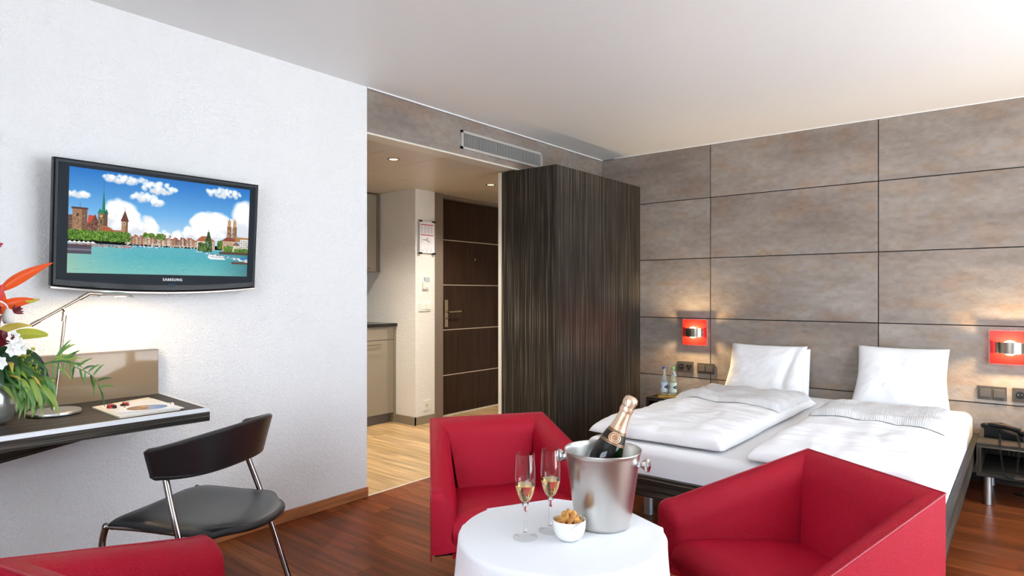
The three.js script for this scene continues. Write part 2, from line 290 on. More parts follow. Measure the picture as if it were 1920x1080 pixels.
  // downlights
  for (const [x, z, lab] of [[-3.477, -2.962, 'round recessed downlight in the hall ceiling near the white wall'], [-3.636, -4.192, 'round recessed downlight in the hall ceiling beside the wardrobe'], [-4.2, -2.962, 'round recessed downlight over the kitchenette floor hidden by the white wall']]) {
    const t = thing('downlight', lab, 'light', [x, 2.15, z], 0, 'hall downlights');
    mesh('ring', lathe([[0.031, 0.0], [0.033, -0.006], [0.044, -0.004], [0.045, 0]], 32), M.nickel, t);
    mesh('lens', (() => { const g = new THREE.CircleGeometry(0.031, 28); g.rotateX(Math.PI / 2); g.translate(0, -0.002, 0); return g; })(), std({ color: 0xffffff, emissive: lin(1, 0.74, 0.38), emissiveIntensity: 9 }), t);
    const s = new THREE.SpotLight(lin(1, 0.90, 0.76), 6.2, 0, 1.15, 0.6, 2); s.position.set(0, -0.02, 0); s.target.position.set(0, -1, 0); s.castShadow = true; s.shadow.radius = 1.6; t.add(s, s.target);
  }
}
{ // escape plan in a clip frame, thermostat, switches, socket on the pier
  const x = -4.308, s = thing('escape_plan', 'escape plan sheet in a clip frame on the pier beside the door', 'sign', [x, 0, 0]);
  mesh('sheet', box(0.012, 0.016, 1.572, 1.858, -4.15, -3.962), M.white, s);
  const t = canvasTex(512, 768, (c, w, h) => {
    c.fillStyle = '#eceaf2'; c.fillRect(0, 0, w, h); c.fillStyle = '#b8253c'; c.fillRect(30, 62, w - 70, 20); c.fillRect(30, 320, w - 70, 20);
    c.fillStyle = '#9a9aa6'; for (let k = 0; k < 4; k++) for (let j = 0; j < 13; j++) c.fillRect(40 + k * 110, 104 + j * 15, 60 + ((j * 37 + k * 19) % 30), 5);
    c.fillStyle = '#8a8a94'; for (let j = 0; j < 6; j++) { c.fillRect(52, 392 + j * 26, 16, 7); c.fillRect(84, 392 + j * 26, 12, 7); }
    c.strokeStyle = '#30502a'; c.lineWidth = 16; c.beginPath(); c.moveTo(110, 450); c.lineTo(230, 450); c.lineTo(330, 500); c.moveTo(230, 450); c.lineTo(270, 395); c.stroke();
    c.strokeStyle = '#555'; c.lineWidth = 3; for (const [a, b, r] of [[280, 400, 0.45], [250, 470, 0.45], [330, 440, 0.45]]) { c.save(); c.translate(a, b); c.rotate(r); c.strokeRect(0, 0, 96, 62); c.restore(); }
    c.fillStyle = '#222'; for (let k = 0; k < 3; k++) { c.fillRect(180 + k * 110, 655, 14, 14); c.fillStyle = '#a0a0aa'; for (let j = 0; j < 5; j++) c.fillRect(50 + k * 150, 686 + j * 11, 80, 4); c.fillStyle = '#222'; }
  });
  mesh('print', card(0.186, 0.284, V(0.0165, 1.573, -3.963), V(0, 0, -1), V(0, 1, 0)), std({ map: t, roughness: 0.25 }), s);
  for (const z of [-3.956, -4.156]) mesh('side_rail', box(0, 0.02, 1.57, 1.862, z - 0.004, z + 0.004), M.alu, s);
  for (const y of [1.862, 1.568]) for (const z of [-3.972, -4.146]) mesh('clip', [box(0, 0.026, y - 0.008, y + 0.008, z - 0.017, z + 0.017, { r: 0.003 })], M.black, s);
  const th = thing('thermostat', 'small white thermostat above the switches on the pier', 'thermostat', [x, 0, 0]);
  mesh('body', box(0, 0.016, 1.237, 1.312, -4.088, -4.012, { r: 0.003 }), M.plastic, th); mesh('display', box(0, 0.02, 1.304, 1.348, -4.084, -4.03, { r: 0.002 }), std({ color: lin(0.42, 0.46, 0.55), roughness: 0.25 }), th);
  mesh('rocker', box(0.016, 0.02, 1.25, 1.298, -4.078, -4.022, { r: 0.002 }), M.plastic, th);
  const sw = thing('light_switch', 'white double light switch on the pier beside the door', 'switch', [x, 0, 0]);
  mesh('plate', box(0, 0.009, 1.036, 1.122, -4.112, -3.968, { r: 0.003 }), M.plastic, sw); for (const z of [-4.007, -4.073]) mesh('rocker', box(0.009, 0.014, 1.052, 1.107, z - 0.027, z + 0.027, { r: 0.002 }), M.plastic, sw);
  const so = thing('wall_socket', 'white socket low on the pier beside the door', 'socket', [x, 0, 0]);
  mesh('plate', box(0, 0.009, 0.12, 0.216, -4.1, -4.016, { r: 0.003 }), M.plastic, so);
  mesh('insert', (() => { const g = new THREE.CylinderGeometry(0.021, 0.021, 0.004, 6); g.rotateZ(Math.PI / 2); g.translate(0.0095, 0.168, -4.058); return g; })(), M.cream, so);
  mesh('hole', [-0.009, 0, 0.009].map((q) => { const g = new THREE.CylinderGeometry(0.0028, 0.0028, 0.002, 8); g.rotateZ(Math.PI / 2); g.translate(0.0122, 0.168 + (q ? 0.003 : -0.004), -4.058 + q); return g; }), M.black, so);
}

// ---------------------------------------------------------------- wardrobe, air grille
{
  const t = thing('wardrobe', 'tall dark striped-wood wardrobe between hall and bed', 'wardrobe', [0, 0, 0]);
  mesh('body', box(-3.155, -2.66, 0.003, 2.132, ZB + 0.002, -3.785, { off: [0.1, 0] }), M.zebrano, t);
  mesh('end_panel', box(-3.155, -2.6605, 0.003, 2.134, -3.785, -3.767, { off: [0.27, 0.3], r: 0.0015 }), M.zebrano, t);
  mesh('door', box(-2.66, -2.64, 0.003, 2.134, -4.408, -3.767, { off: [0.05, 0.5], r: 0.0015 }), M.zebrano, t);
  mesh('door', box(-2.66, -2.64, 0.003, 2.134, ZB + 0.002, -4.411, { off: [0.31, 0.1], r: 0.0015 }), M.zebrano, t);
  mesh('back_edge', box(-3.185, -3.155, 0, 2.134, ZB, -3.762), M.cream, t);
}
{
  const t = thing('air_vent', 'long pale air grille with upright slats set in the soffit', 'vent', [XW, 0, 0]);
  const y0 = 2.198, y1 = 2.324, z0 = -4.114, z1 = -3.174;
  mesh('frame', [box(0, 0.012, y0, y0 + 0.016, z0, z1), box(0, 0.012, y1 - 0.016, y1, z0, z1), box(0, 0.012, y0, y1, z1 - 0.02, z1), box(0, 0.012, y0, y1, z0, z0 + 0.02)], std({ color: lin(0.46, 0.44, 0.40), roughness: 0.45 }), t);
  mesh('backing', box(0, 0.002, y0 + 0.01, y1 - 0.01, z0 + 0.01, z1 - 0.01), M.black, t);
  const sg = new THREE.BoxGeometry(0.004, y1 - y0 - 0.032, 0.0065), sm = std({ color: lin(0.40, 0.39, 0.37), roughness: 0.5 });
  for (let k = 0; k < 56; k++) { const s = mesh('slat', sg, sm, t); s.position.set(0.005, (y0 + y1) / 2, z1 - 0.026 - k * (0.888 / 55));  }
}

// ---------------------------------------------------------------- television
{
  const font = await new FontLoader().loadAsync('fonts/droid/droid_sans_bold.typeface.json'), font2 = await new FontLoader().loadAsync('fonts/droid/droid_sans_regular.typeface.json');
  const t = thing('television', 'black flat screen television showing a river city on the white wall', 'television', [-2.925, 1.475, -1.208]);
  t.rotation.set(0, Math.PI / 2, 0); const tilt = new THREE.Group();
  // local: x to the right along the wall, y up, z out of the wall; the screen leans forward
  const lean = new THREE.Matrix4().makeRotationX(0.075), L = (g) => g.applyMatrix4(lean);
  const w = 0.419, top = 0.253, bot = -0.246, bow = 0.022;
  const outline = (i, b0) => { const p = [[-w + i, top - i], [w - i, top - i]].reverse(); const q = []; for (let k = 0; k <= 20; k++) { const x = mix(-w + i, w - i, k / 20); q.push([x, bot + b0 + i - bow * (1 - (x / w) ** 2)]); } return [...p.map((a) => a), ...q]; };
  mesh('casing', L(shapeGeo(outline(0.006, 0), 0.026, 0.006, 3).translate(0, 0, -0.03)), M.glossBlack, t);
  mesh('bezel', L(shapeGeo(outline(0.016, 0.012), 0.003).translate(0, 0, 0.0015)), M.bezel, t);
  mesh('back_housing', L(box(-0.3, 0.3, -0.19, 0.2, -0.075, -0.03, { r: 0.02 })), M.black, t);
  mesh('wall_bracket', [box(-0.1, 0.1, -0.12, 0.12, -0.104, -0.085), box(-0.05, 0.05, -0.06, 0.06, -0.09, -0.06)], M.black, t);
  const strip = []; for (let k = 0; k <= 24; k++) { const x = mix(-w, w, k / 24); strip.push(V(x, bot - 0.008 - bow * (1 - (x / w) ** 2), -0.008)); }
  mesh('silver_strip', L((() => { const up = strip.map((p) => [p.x, p.y + 0.005]), dn = strip.map((p) => [p.x, p.y - 0.001]).reverse(); return shapeGeo([...up, ...dn], 0.018, 0.002, 2).translate(0, 0, -0.02); })()), std({ color: lin(0.34, 0.31, 0.28), metalness: 1, roughness: 0.3 }), t);
  const scr = canvasTex(1600, 900, (c, W, Hh) => {
    const hz = 600; let g = c.createLinearGradient(0, 0, 0, hz); g.addColorStop(0, '#2f78c8'); g.addColorStop(0.55, '#6fb2ea'); g.addColorStop(1, '#cfe6f5'); c.fillStyle = g; c.fillRect(0, 0, W, hz);
    let q = 99; const r = () => (q = (q * 1664525 + 1013904223) >>> 0) / 4294967296;
    const cloud = (x, y, w, h, n) => { for (let k = 0; k < n; k++) { const a = r() * 6.28, d = Math.sqrt(r()), px = x + Math.cos(a) * d * w, py = y + Math.sin(a) * d * h, s = Math.max(16 + 14 * r(), (0.16 + 0.2 * r()) * h * 1.5); const f = (py - y) / h; const gg = c.createRadialGradient(px, py - s * 0.2, 0, px, py, s); const b = f > 0.3 ? '226,230,238' : '255,255,255'; gg.addColorStop(0, `rgba(${b},0.85)`); gg.addColorStop(0.6, `rgba(${b},0.5)`); gg.addColorStop(1, `rgba(${b},0)`); c.fillStyle = gg; c.beginPath(); c.arc(px, py, s, 0, 6.3); c.fill(); } };
    cloud(430, 60, 210, 34, 60); cloud(720, 95, 160, 50, 60); cloud(1330, 70, 190, 40, 60); cloud(80, 225, 90, 22, 30); cloud(590, 195, 110, 34, 40); cloud(700, 235, 60, 26, 24);
    cloud(390, 370, 130, 110, 110); cloud(520, 460, 190, 90, 110); cloud(880, 540, 330, 50, 120); cloud(1230, 400, 210, 110, 160); cloud(1130, 500, 200, 80, 90); cloud(1560, 330, 90, 170, 110);
    // far shore
    const cols = ['#c9a38a', '#b88468', '#d8c2ac', '#a9715a', '#e2d3c2', '#8f6a58'];
    for (let k = 0; k < 46; k++) { const x = 440 + k * 15, h = 26 + r() * 44; c.fillStyle = cols[Math.floor(r() * 6)]; c.fillRect(x, 606 - h, 20, h + 20); c.fillStyle = '#9a5138'; c.beginPath(); c.moveTo(x - 3, 606 - h); c.lineTo(x + 10, 606 - h - 16); c.lineTo(x + 23, 606 - h); c.fill(); c.fillStyle = '#5b4a44'; for (let j = 0; j < 3; j++) c.fillRect(x + 4, 612 - h + j * 12, 4, 5), c.fillRect(x + 12, 612 - h + j * 12, 4, 5); }
    const tree = (x, y, w, h, n, hue) => { for (let k = 0; k < n; k++) { c.fillStyle = hue[Math.floor(r() * hue.length)]; c.beginPath(); c.arc(x + (r() - 0.5) * w, y + (r() - 0.5) * h, 5 + r() * 11, 0, 6.3); c.fill(); } for (let k = 0; k < n * 5; k++) { c.fillStyle = ['rgba(20,40,10,0.45)', 'rgba(160,200,80,0.5)', 'rgba(60,100,30,0.5)'][Math.floor(r() * 3)]; c.beginPath(); c.arc(x + (r() - 0.5) * w * 1.02, y + (r() - 0.5) * h * 1.1, 1.5 + r() * 3.5, 0, 6.3); c.fill(); } };
    tree(640, 540, 90, 30, 50, ['#7d9a4a', '#5e7f37', '#93ab5e']); tree(740, 545, 60, 40, 40, ['#4f7436', '#6e8e44']);
    // left towers
    const bl = (x, y, w, h, col) => { c.fillStyle = col; c.fillRect(x, y, w, h); };
    bl(0, 405, 130, 160, '#6b5048'); bl(30, 350, 108, 180, '#a37b5c'); bl(100, 352, 40, 178, '#7e5b47'); bl(22, 336, 124, 16, '#5f3e36'); bl(62, 390, 14, 26, '#3a2a24'); c.fillStyle = '#55423c'; c.fillRect(84, 300, 3, 40);
    c.fillStyle = '#c94f3c'; c.beginPath(); c.moveTo(140, 470); c.lineTo(150, 395); c.lineTo(196, 398); c.lineTo(210, 470); c.fill(); bl(140, 465, 110, 80, '#7a4e42'); c.fillStyle = '#6b463c'; c.beginPath(); c.moveTo(165, 480); c.lineTo(200, 385); c.lineTo(238, 480); c.fill();
    bl(222, 372, 74, 150, '#8f7150'); bl(262, 372, 34, 150, '#6d5239'); c.fillStyle = '#2e8468'; c.beginPath(); c.moveTo(216, 374); c.lineTo(236, 330); c.lineTo(250, 350); c.lineTo(262, 150); c.lineTo(276, 350); c.lineTo(288, 330); c.lineTo(302, 374); c.fill(); c.fillStyle = '#1f6550'; c.beginPath(); c.moveTo(262, 150); c.lineTo(276, 350); c.lineTo(302, 374); c.lineTo(270, 374); c.fill(); c.fillStyle = '#d9c08c'; c.beginPath(); c.arc(246, 398, 11, 0, 6.3); c.fill(); bl(238, 430, 15, 34, '#3d2c22'); bl(261, 100, 3, 56, '#375');
    c.fillStyle = '#b5623f'; c.beginPath(); c.moveTo(236, 545); c.lineTo(262, 470); c.lineTo(330, 500); c.lineTo(370, 548); c.fill(); bl(330, 512, 130, 50, '#a5674c');
    bl(408, 424, 52, 120, '#b08762'); bl(440, 424, 20, 120, '#8a6448'); c.fillStyle = '#6a4036'; c.beginPath(); c.moveTo(400, 428); c.lineTo(434, 330); c.lineTo(468, 428); c.fill(); c.fillStyle = '#f1e3c2'; c.beginPath(); c.arc(430, 450, 13, 0, 6.3); c.fill(); c.fillStyle = '#3b2b22'; c.beginPath(); c.arc(430, 450, 8, 0, 6.3); c.fill(); bl(432, 300, 2, 40, '#543');
    tree(230, 570, 500, 76, 420, ['#3f6d22', '#5a8c2b', '#71a436', '#2f541b', '#86b445']);
    c.fillStyle = '#f2efe8'; for (let k = 0; k < 6; k++) { c.beginPath(); c.moveTo(k * 34 - 14, 646); c.lineTo(k * 34 + 16, 622); c.lineTo(k * 34 + 50, 646); c.fill(); }
    g = c.createLinearGradient(0, 640, 0, 900); g.addColorStop(0, '#5fb3c2'); g.addColorStop(0.4, '#57b2bd'); g.addColorStop(1, '#7cc3bf'); c.fillStyle = g; c.fillRect(0, 640, W, 260);
    g = c.createLinearGradient(0, 0, W, 0); g.addColorStop(0, 'rgba(190,205,170,0.55)'); g.addColorStop(0.3, 'rgba(150,205,200,0.1)'); g.addColorStop(0.75, 'rgba(60,140,150,0.05)'); g.addColorStop(1, 'rgba(50,90,100,0.55)'); c.fillStyle = g; c.fillRect(0, 660, W, 240);
    for (let k = 0; k < 1500; k++) { const y = 648 + r() * r() * 250 + r() * 3, x = r() * W, l = 6 + (y - 640) * 0.12 * (0.4 + r()); c.fillStyle = r() > 0.5 ? 'rgba(190,232,232,0.28)' : 'rgba(30,105,125,0.22)'; c.fillRect(x, y, l, 1 + (y - 640) * 0.008); }
    for (let k = 0; k < 420; k++) { c.fillStyle = ['#c95b55', '#e7c2b6', '#8d4c48', '#d8d2cc', '#b8392f', '#705048'][Math.floor(r() * 6)]; c.fillRect(20 + r() * 470, 640 + r() * 26, 7, 4); }
    bl(0, 662, 178, 72, '#544f5c'); bl(0, 690, 178, 16, '#7b7785'); bl(0, 654, 178, 10, '#6a3f3c');
    for (let k = 0; k < 60; k++) { c.fillStyle = ['#fff', '#3b6fae', '#dfe6ea', '#77a'][Math.floor(r() * 4)]; c.fillRect(470 + r() * 260, 636 + r() * 14, 12, 5); }
    c.strokeStyle = '#d8d4cb'; c.lineWidth = 7; for (let k = 0; k < 4; k++) { c.beginPath(); c.arc(700 + k * 96, 664, 46, Math.PI * 1.15, Math.PI * 1.85); c.stroke(); } bl(640, 618, 450, 6, '#c9c2b6');
    // right shore
    bl(1078, 560, 70, 90, '#e6d8c6'); c.fillStyle = '#b06a47'; c.beginPath(); c.moveTo(1066, 562); c.lineTo(1120, 512); c.lineTo(1190, 510); c.lineTo(1262, 562); c.fill(); bl(1190, 560, 64, 90, '#cdbba6'); for (let k = 0; k < 3; k++) for (let j = 0; j < 4; j++) bl(1088 + k * 20, 572 + j * 18, 7, 9, '#7b6a60');
    for (let k = 0; k < 260; k++) { const y = 470 + r() * 190, s = (y - 455) * 0.24; c.fillStyle = ['#2c4a26', '#3c6130', '#55793c', '#233c1e'][Math.floor(r() * 4)]; c.beginPath(); c.arc(1188 + (r() - 0.5) * 2 * Math.min(s, 34), y, 7, 0, 6.3); c.fill(); } tree(1135, 620, 70, 70, 60, ['#3c6130', '#2c4a26']); bl(1187, 440, 2, 40, '#433'); tree(1308, 590, 40, 70, 60, ['#46702f', '#5a8440']);
    for (const x of [1372, 1428]) { bl(x, 395, 46, 130, '#b58a66'); bl(x + 28, 395, 18, 130, '#8b6448'); bl(x + 6, 345, 34, 54, '#c39a74'); c.fillStyle = '#caa27c'; c.beginPath(); c.arc(x + 23, 346, 17, Math.PI, 0); c.fill(); bl(x + 20, 310, 6, 24, '#a98'); bl(x + 14, 405, 8, 30, '#4a352a'); bl(x + 14, 455, 8, 26, '#4a352a'); }
    bl(1330, 540, 150, 110, '#cbaa8c'); c.fillStyle = '#8c4a3a'; c.beginPath(); c.moveTo(1318, 545); c.lineTo(1370, 508); c.lineTo(1460, 508); c.lineTo(1510, 545); c.fill(); bl(1460, 500, 140, 40, '#b5824f'); bl(1516, 520, 84, 120, '#efece6'); c.fillStyle = '#5d4a48'; for (let k = 0; k < 4; k++) for (let j = 0; j < 5; j++) c.fillRect(1526 + k * 19, 532 + j * 20, 8, 11); bl(1440, 580, 70, 70, '#e9dccb'); c.fillStyle = '#7a5a50'; c.beginPath(); c.moveTo(1432, 586); c.lineTo(1475, 552); c.lineTo(1516, 586); c.fill();
    tree(1390, 630, 80, 50, 70, ['#5d9433', '#77ad41', '#4a7a2b']); tree(1530, 640, 130, 34, 90, ['#5d9433', '#77ad41', '#4a7a2b']); bl(1300, 655, 300, 26, '#5a4840');
    for (let k = 0; k < 300; k++) { const f = r(); c.fillStyle = ['#f4f4f2', '#cfe3ea', '#3f78b8', '#7fb3b8', '#8a6a58', '#e6e0d6'][Math.floor(r() * 6)]; c.fillRect(1060 + f * 540, 660 + f * 66 + r() * 22 * f, 14 + 16 * f, 6 + 5 * f); }
    c.fillStyle = '#f2f4f4'; c.beginPath(); c.moveTo(1185, 716); c.lineTo(1200, 690); c.lineTo(1330, 704); c.lineTo(1370, 736); c.lineTo(1210, 734); c.fill(); c.fillStyle = '#4a5a66'; for (let k = 0; k < 7; k++) c.fillRect(1215 + k * 18, 704 + k * 1.5, 10, 7); bl(1430, 754, 170, 22, '#6a4a40'); bl(1520, 708, 80, 18, '#3a7fc4');
    for (const [x0, x1, y0, y1] of [[4, 136, 400, 520], [140, 245, 440, 540], [440, 1070, 560, 632], [1080, 1250, 560, 645], [1340, 1600, 545, 650], [225, 294, 385, 520], [1374, 1470, 400, 520]]) for (let k = 0; k < (x1 - x0) * (y1 - y0) / 60; k++) { c.fillStyle = r() > 0.5 ? 'rgba(40,25,20,0.35)' : 'rgba(250,235,215,0.28)'; c.fillRect(x0 + r() * (x1 - x0), y0 + r() * (y1 - y0), 3 + r() * 4, 3 + r() * 5); }
  });
  const SW = 0.742, SH = 0.417;
  mesh('screen', L(card(SW, SH, V(-SW / 2 + 0.002, -0.194, 0.0055), V(1, 0, 0), V(0, 1, 0))), phys({ color: 0x000000, roughness: 0.4, specularIntensity: 0.1, emissive: 0xffffff, emissiveMap: scr, emissiveIntensity: 0.95 }), t);
  const tx = (s, size, f) => { const g = new TextGeometry(s, { font: f, size, depth: 0.0006, curveSegments: 3 }); g.computeBoundingBox(); g.translate(-g.boundingBox.max.x / 2, 0, 0); return g; };
  mesh('maker_lettering', L(tx('SAMSUNG', 0.0115, font).scale(1.1, 1, 1).translate(0.03, -0.2205, 0.0046)), std({ color: lin(0.75, 0.75, 0.75), roughness: 0.4 }), t);
  mesh('clock_digits', L(tx('10:02', 0.011, font2).translate(0.03, -0.2435, 0.0046)), std({ color: 0x05080c, emissive: lin(0.1, 0.2, 0.4), emissiveIntensity: 0.5 }), t);
  M.font = font;
}

// ---------------------------------------------------------------- desk with its glossy back panel
const DY = 0.756;
{
  const t = thing('wall_desk', 'wall-hung dark wood desk with white edge and taupe glossy back panel', 'desk', [0, 0, 0]);
  const xf = -2.462, ze = -1.185, zn = 0.75;
  const poly = (x, z0) => [[XW + 0.001, -zn], [x, -zn], [x, z0], [XW + 0.001, -(-1.222)]];
  const plate = (y0, y1, inset) => { const pts = [[XW + 0.001, -zn], [xf - inset, -zn], [xf - inset, 1.178 - inset], [XW + 0.001, 1.218 - inset]]; const g = shapeGeo(pts, y1 - y0); g.rotateX(-Math.PI / 2); g.translate(0, y0, 0); return g; };
  mesh('top_panel', triUV(plate(DY - 0.014, DY, 0.012), 'z', [0.2, 0.1]), M.zebrano, t);
  mesh('white_edge', [box(xf - 0.0125, xf, DY - 0.014, DY + 0.0005, -1.178, zn), (() => { const g = new THREE.BoxGeometry(Math.hypot(0.568, 0.04), 0.0145, 0.012); g.rotateY(-Math.atan2(0.04, 0.568)); g.translate((XW + xf) / 2, DY - 0.00675, -1.198 + 0.007); return triUV(g); })()], M.edgeWhite, t);
  mesh('fascia', triUV(plate(DY - 0.05, DY - 0.0145, 0.001), 'z', [0.03, 0.4]), M.zebrano, t);
  { const pts = [[XW + 0.001, -zn], [xf - 0.03, -zn], [xf - 0.03, 0.1], [XW + 0.001, 1.0]]; const g = shapeGeo(pts, 0.1); g.rotateX(-Math.PI / 2); g.translate(0, DY - 0.152, 0); mesh('support_box', triUV(g, 'z', [0.1, 0]), M.zebrano, t); }
  const bp = mesh('back_panel', box(XW + 0.001, -2.982, DY, 0.951, -1.198, zn, { r: 0.001 }), M.taupeGloss, t);
  mesh('top_edge', box(XW + 0.001, -2.981, 0.949, 0.953, -1.199, zn), M.frameTaupe, bp);
}
{ // folder, brochure, two chocolate ladybirds
  const folder = (pts, y0, h) => { const g = shapeGeo(pts.map(([x, z]) => [x, -z]), h, 0.0006, 1); g.rotateX(-Math.PI / 2); g.translate(0, y0, 0); return triUV(g); };
  const f = thing('paper_folder', 'cream paper folder lying at the right end of the desk', 'folder');
  mesh('cover', folder([[-2.80, -0.885], [-2.50, -0.876], [-2.50, -1.082], [-2.875, -1.115]], DY + 0.0008, 0.005), std({ color: lin(0.80, 0.74, 0.62), roughness: 0.6 }), f);
  mesh('inner_sheet', folder([[-2.76, -0.90], [-2.497, -0.885], [-2.494, -1.095], [-2.82, -1.11]], DY + 0.0068, 0.0008), M.white, f);
  const b = thing('brochure', 'small picture brochure on the cream folder', 'brochure'); b.position.set(-2.588, DY + 0.0092, -1.0); b.rotation.y = -0.38;
  mesh('pages', box(-0.07, 0.07, 0, 0.003, -0.09, 0.09), M.white, b);
  const tx = canvasTex(400, 500, (c, w, h) => { c.fillStyle = '#eef0f2'; c.fillRect(0, 0, w, h); const g = c.createLinearGradient(0, 60, 0, 430); g.addColorStop(0, '#3f66ad'); g.addColorStop(0.4, '#8aa3c9'); g.addColorStop(0.6, '#b08a66'); g.addColorStop(1, '#6a4536'); c.fillStyle = g; c.beginPath(); c.ellipse(210, 250, 170, 190, 0, 0, 6.3); c.fill(); c.fillStyle = '#d8a24e'; c.fillRect(120, 270, 60, 40); c.fillStyle = '#7a3b34'; c.fillRect(210, 250, 90, 60); c.fillStyle = '#222'; c.fillRect(30, 24, 70, 14); c.fillRect(40, 450, 50, 22); });
  mesh('cover_print', card(0.138, 0.178, V(-0.069, 0.0036, 0.089), V(1, 0, 0), V(0, 0, -1)), std({ map: tx, roughness: 0.4 }), b);
  for (const [x, z, r, lab] of [[-2.705, -0.918, 0.3, 'red foil ladybird sweet nearer the plant on the folder'], [-2.712, -0.968, -0.5, 'red foil ladybird sweet nearer the brochure on the folder']]) {
    const l = thing('ladybird_sweet', lab, 'sweet', [x, DY + 0.0078, z], r, 'foil ladybird sweets');
    const g = new THREE.SphereGeometry(0.0155, 24, 14, 0, Math.PI * 2, 0, Math.PI / 2); g.scale(1.2, 1.0, 0.95); mesh('shell', g, std({ color: lin(0.5, 0.02, 0.015), roughness: 0.25 }), l);
    const h = new THREE.SphereGeometry(0.0075, 14, 10); h.translate(0.0185, 0.0055, 0); mesh('head', h, M.black, l);
    for (const [a, e] of [[0.6, 0.7], [-0.6, 0.7], [2.3, 0.8], [-2.3, 0.8], [1.57, 0.35]]) { const s = new THREE.SphereGeometry(0.0036, 8, 6); s.translate(Math.cos(a) * Math.cos(e) * 0.018, Math.sin(e) * 0.0152, Math.sin(a) * Math.cos(e) * 0.0146); mesh('spot', s, M.black, l); }
  }
}
{ // desk lamp
  const t = thing('desk_lamp', 'slim metal desk lamp with counterweight arm behind the plant', 'lamp', [0, 0, 0]);
  mesh('base', lathe([[0, 0], [0.082, 0], [0.084, 0.004], [0.084, 0.012], [0.081, 0.015], [0, 0.016]], 48).translate(-2.775, DY + 0.0005, -0.755), M.steel, t);
  const J = V(-2.8, 1.132, -0.796);
  mesh('pole', [rod(V(-2.788, DY + 0.014, -0.757), J.clone().add(V(0, -0.012, 0)), 0.0055), rod(V(-2.799, 1.095, -0.79), J, 0.008)], M.nickel, t);
  const A = V(-2.8, 1.084, -0.69), B = V(-2.8, 1.2, -0.875);
  mesh('arm', [rod(A, B, 0.0052), rod(A, A.clone().lerp(B, 0.14), 0.0072), rod(A.clone().lerp(B, 0.82), B, 0.0075)], M.nickel, t);
  mesh('joint', [rod(J.clone().add(V(0.014, -0.006, 0)), J.clone().add(V(-0.014, -0.006, 0)), 0.008), rod(J, A.clone().lerp(B, 0.53), 0.006)], M.nickel, t);
  // flat drop-shaped head, open below
  const hg = gridGeo(28, 10, (u, v) => { const a = u * Math.PI * 2, c = Math.cos(a), s = Math.sin(a), wd = 0.034 * (1 - 0.45 * (0.5 - 0.5 * c)); return V(-2.8 + s * wd * Math.sin(v * Math.PI / 2), 1.186 + 0.020 * Math.cos(v * Math.PI / 2), -0.965 - c * 0.062 * Math.sin(v * Math.PI / 2)); });
  const hd = mesh('head', hg, std({ color: lin(0.62, 0.58, 0.5), metalness: 1, roughness: 0.3, side: THREE.DoubleSide }), t);
  mesh('neck', rod(B, V(-2.8, 1.196, -0.925), 0.006), M.nickel, t);
  mesh('bulb', (() => { const g = new THREE.SphereGeometry(0.009, 14, 10); g.translate(-2.8, 1.193, -0.965); return g; })(), std({ color: 0xffffff, emissive: lin(1, 0.72, 0.4), emissiveIntensity: 12 }), hd);
  const l = new THREE.PointLight(lin(1, 0.74, 0.42), 0.36, 0, 2); l.position.set(-2.8, 1.193, -0.965); l.castShadow = true; l.shadow.radius = 0.45; t.add(l);
}

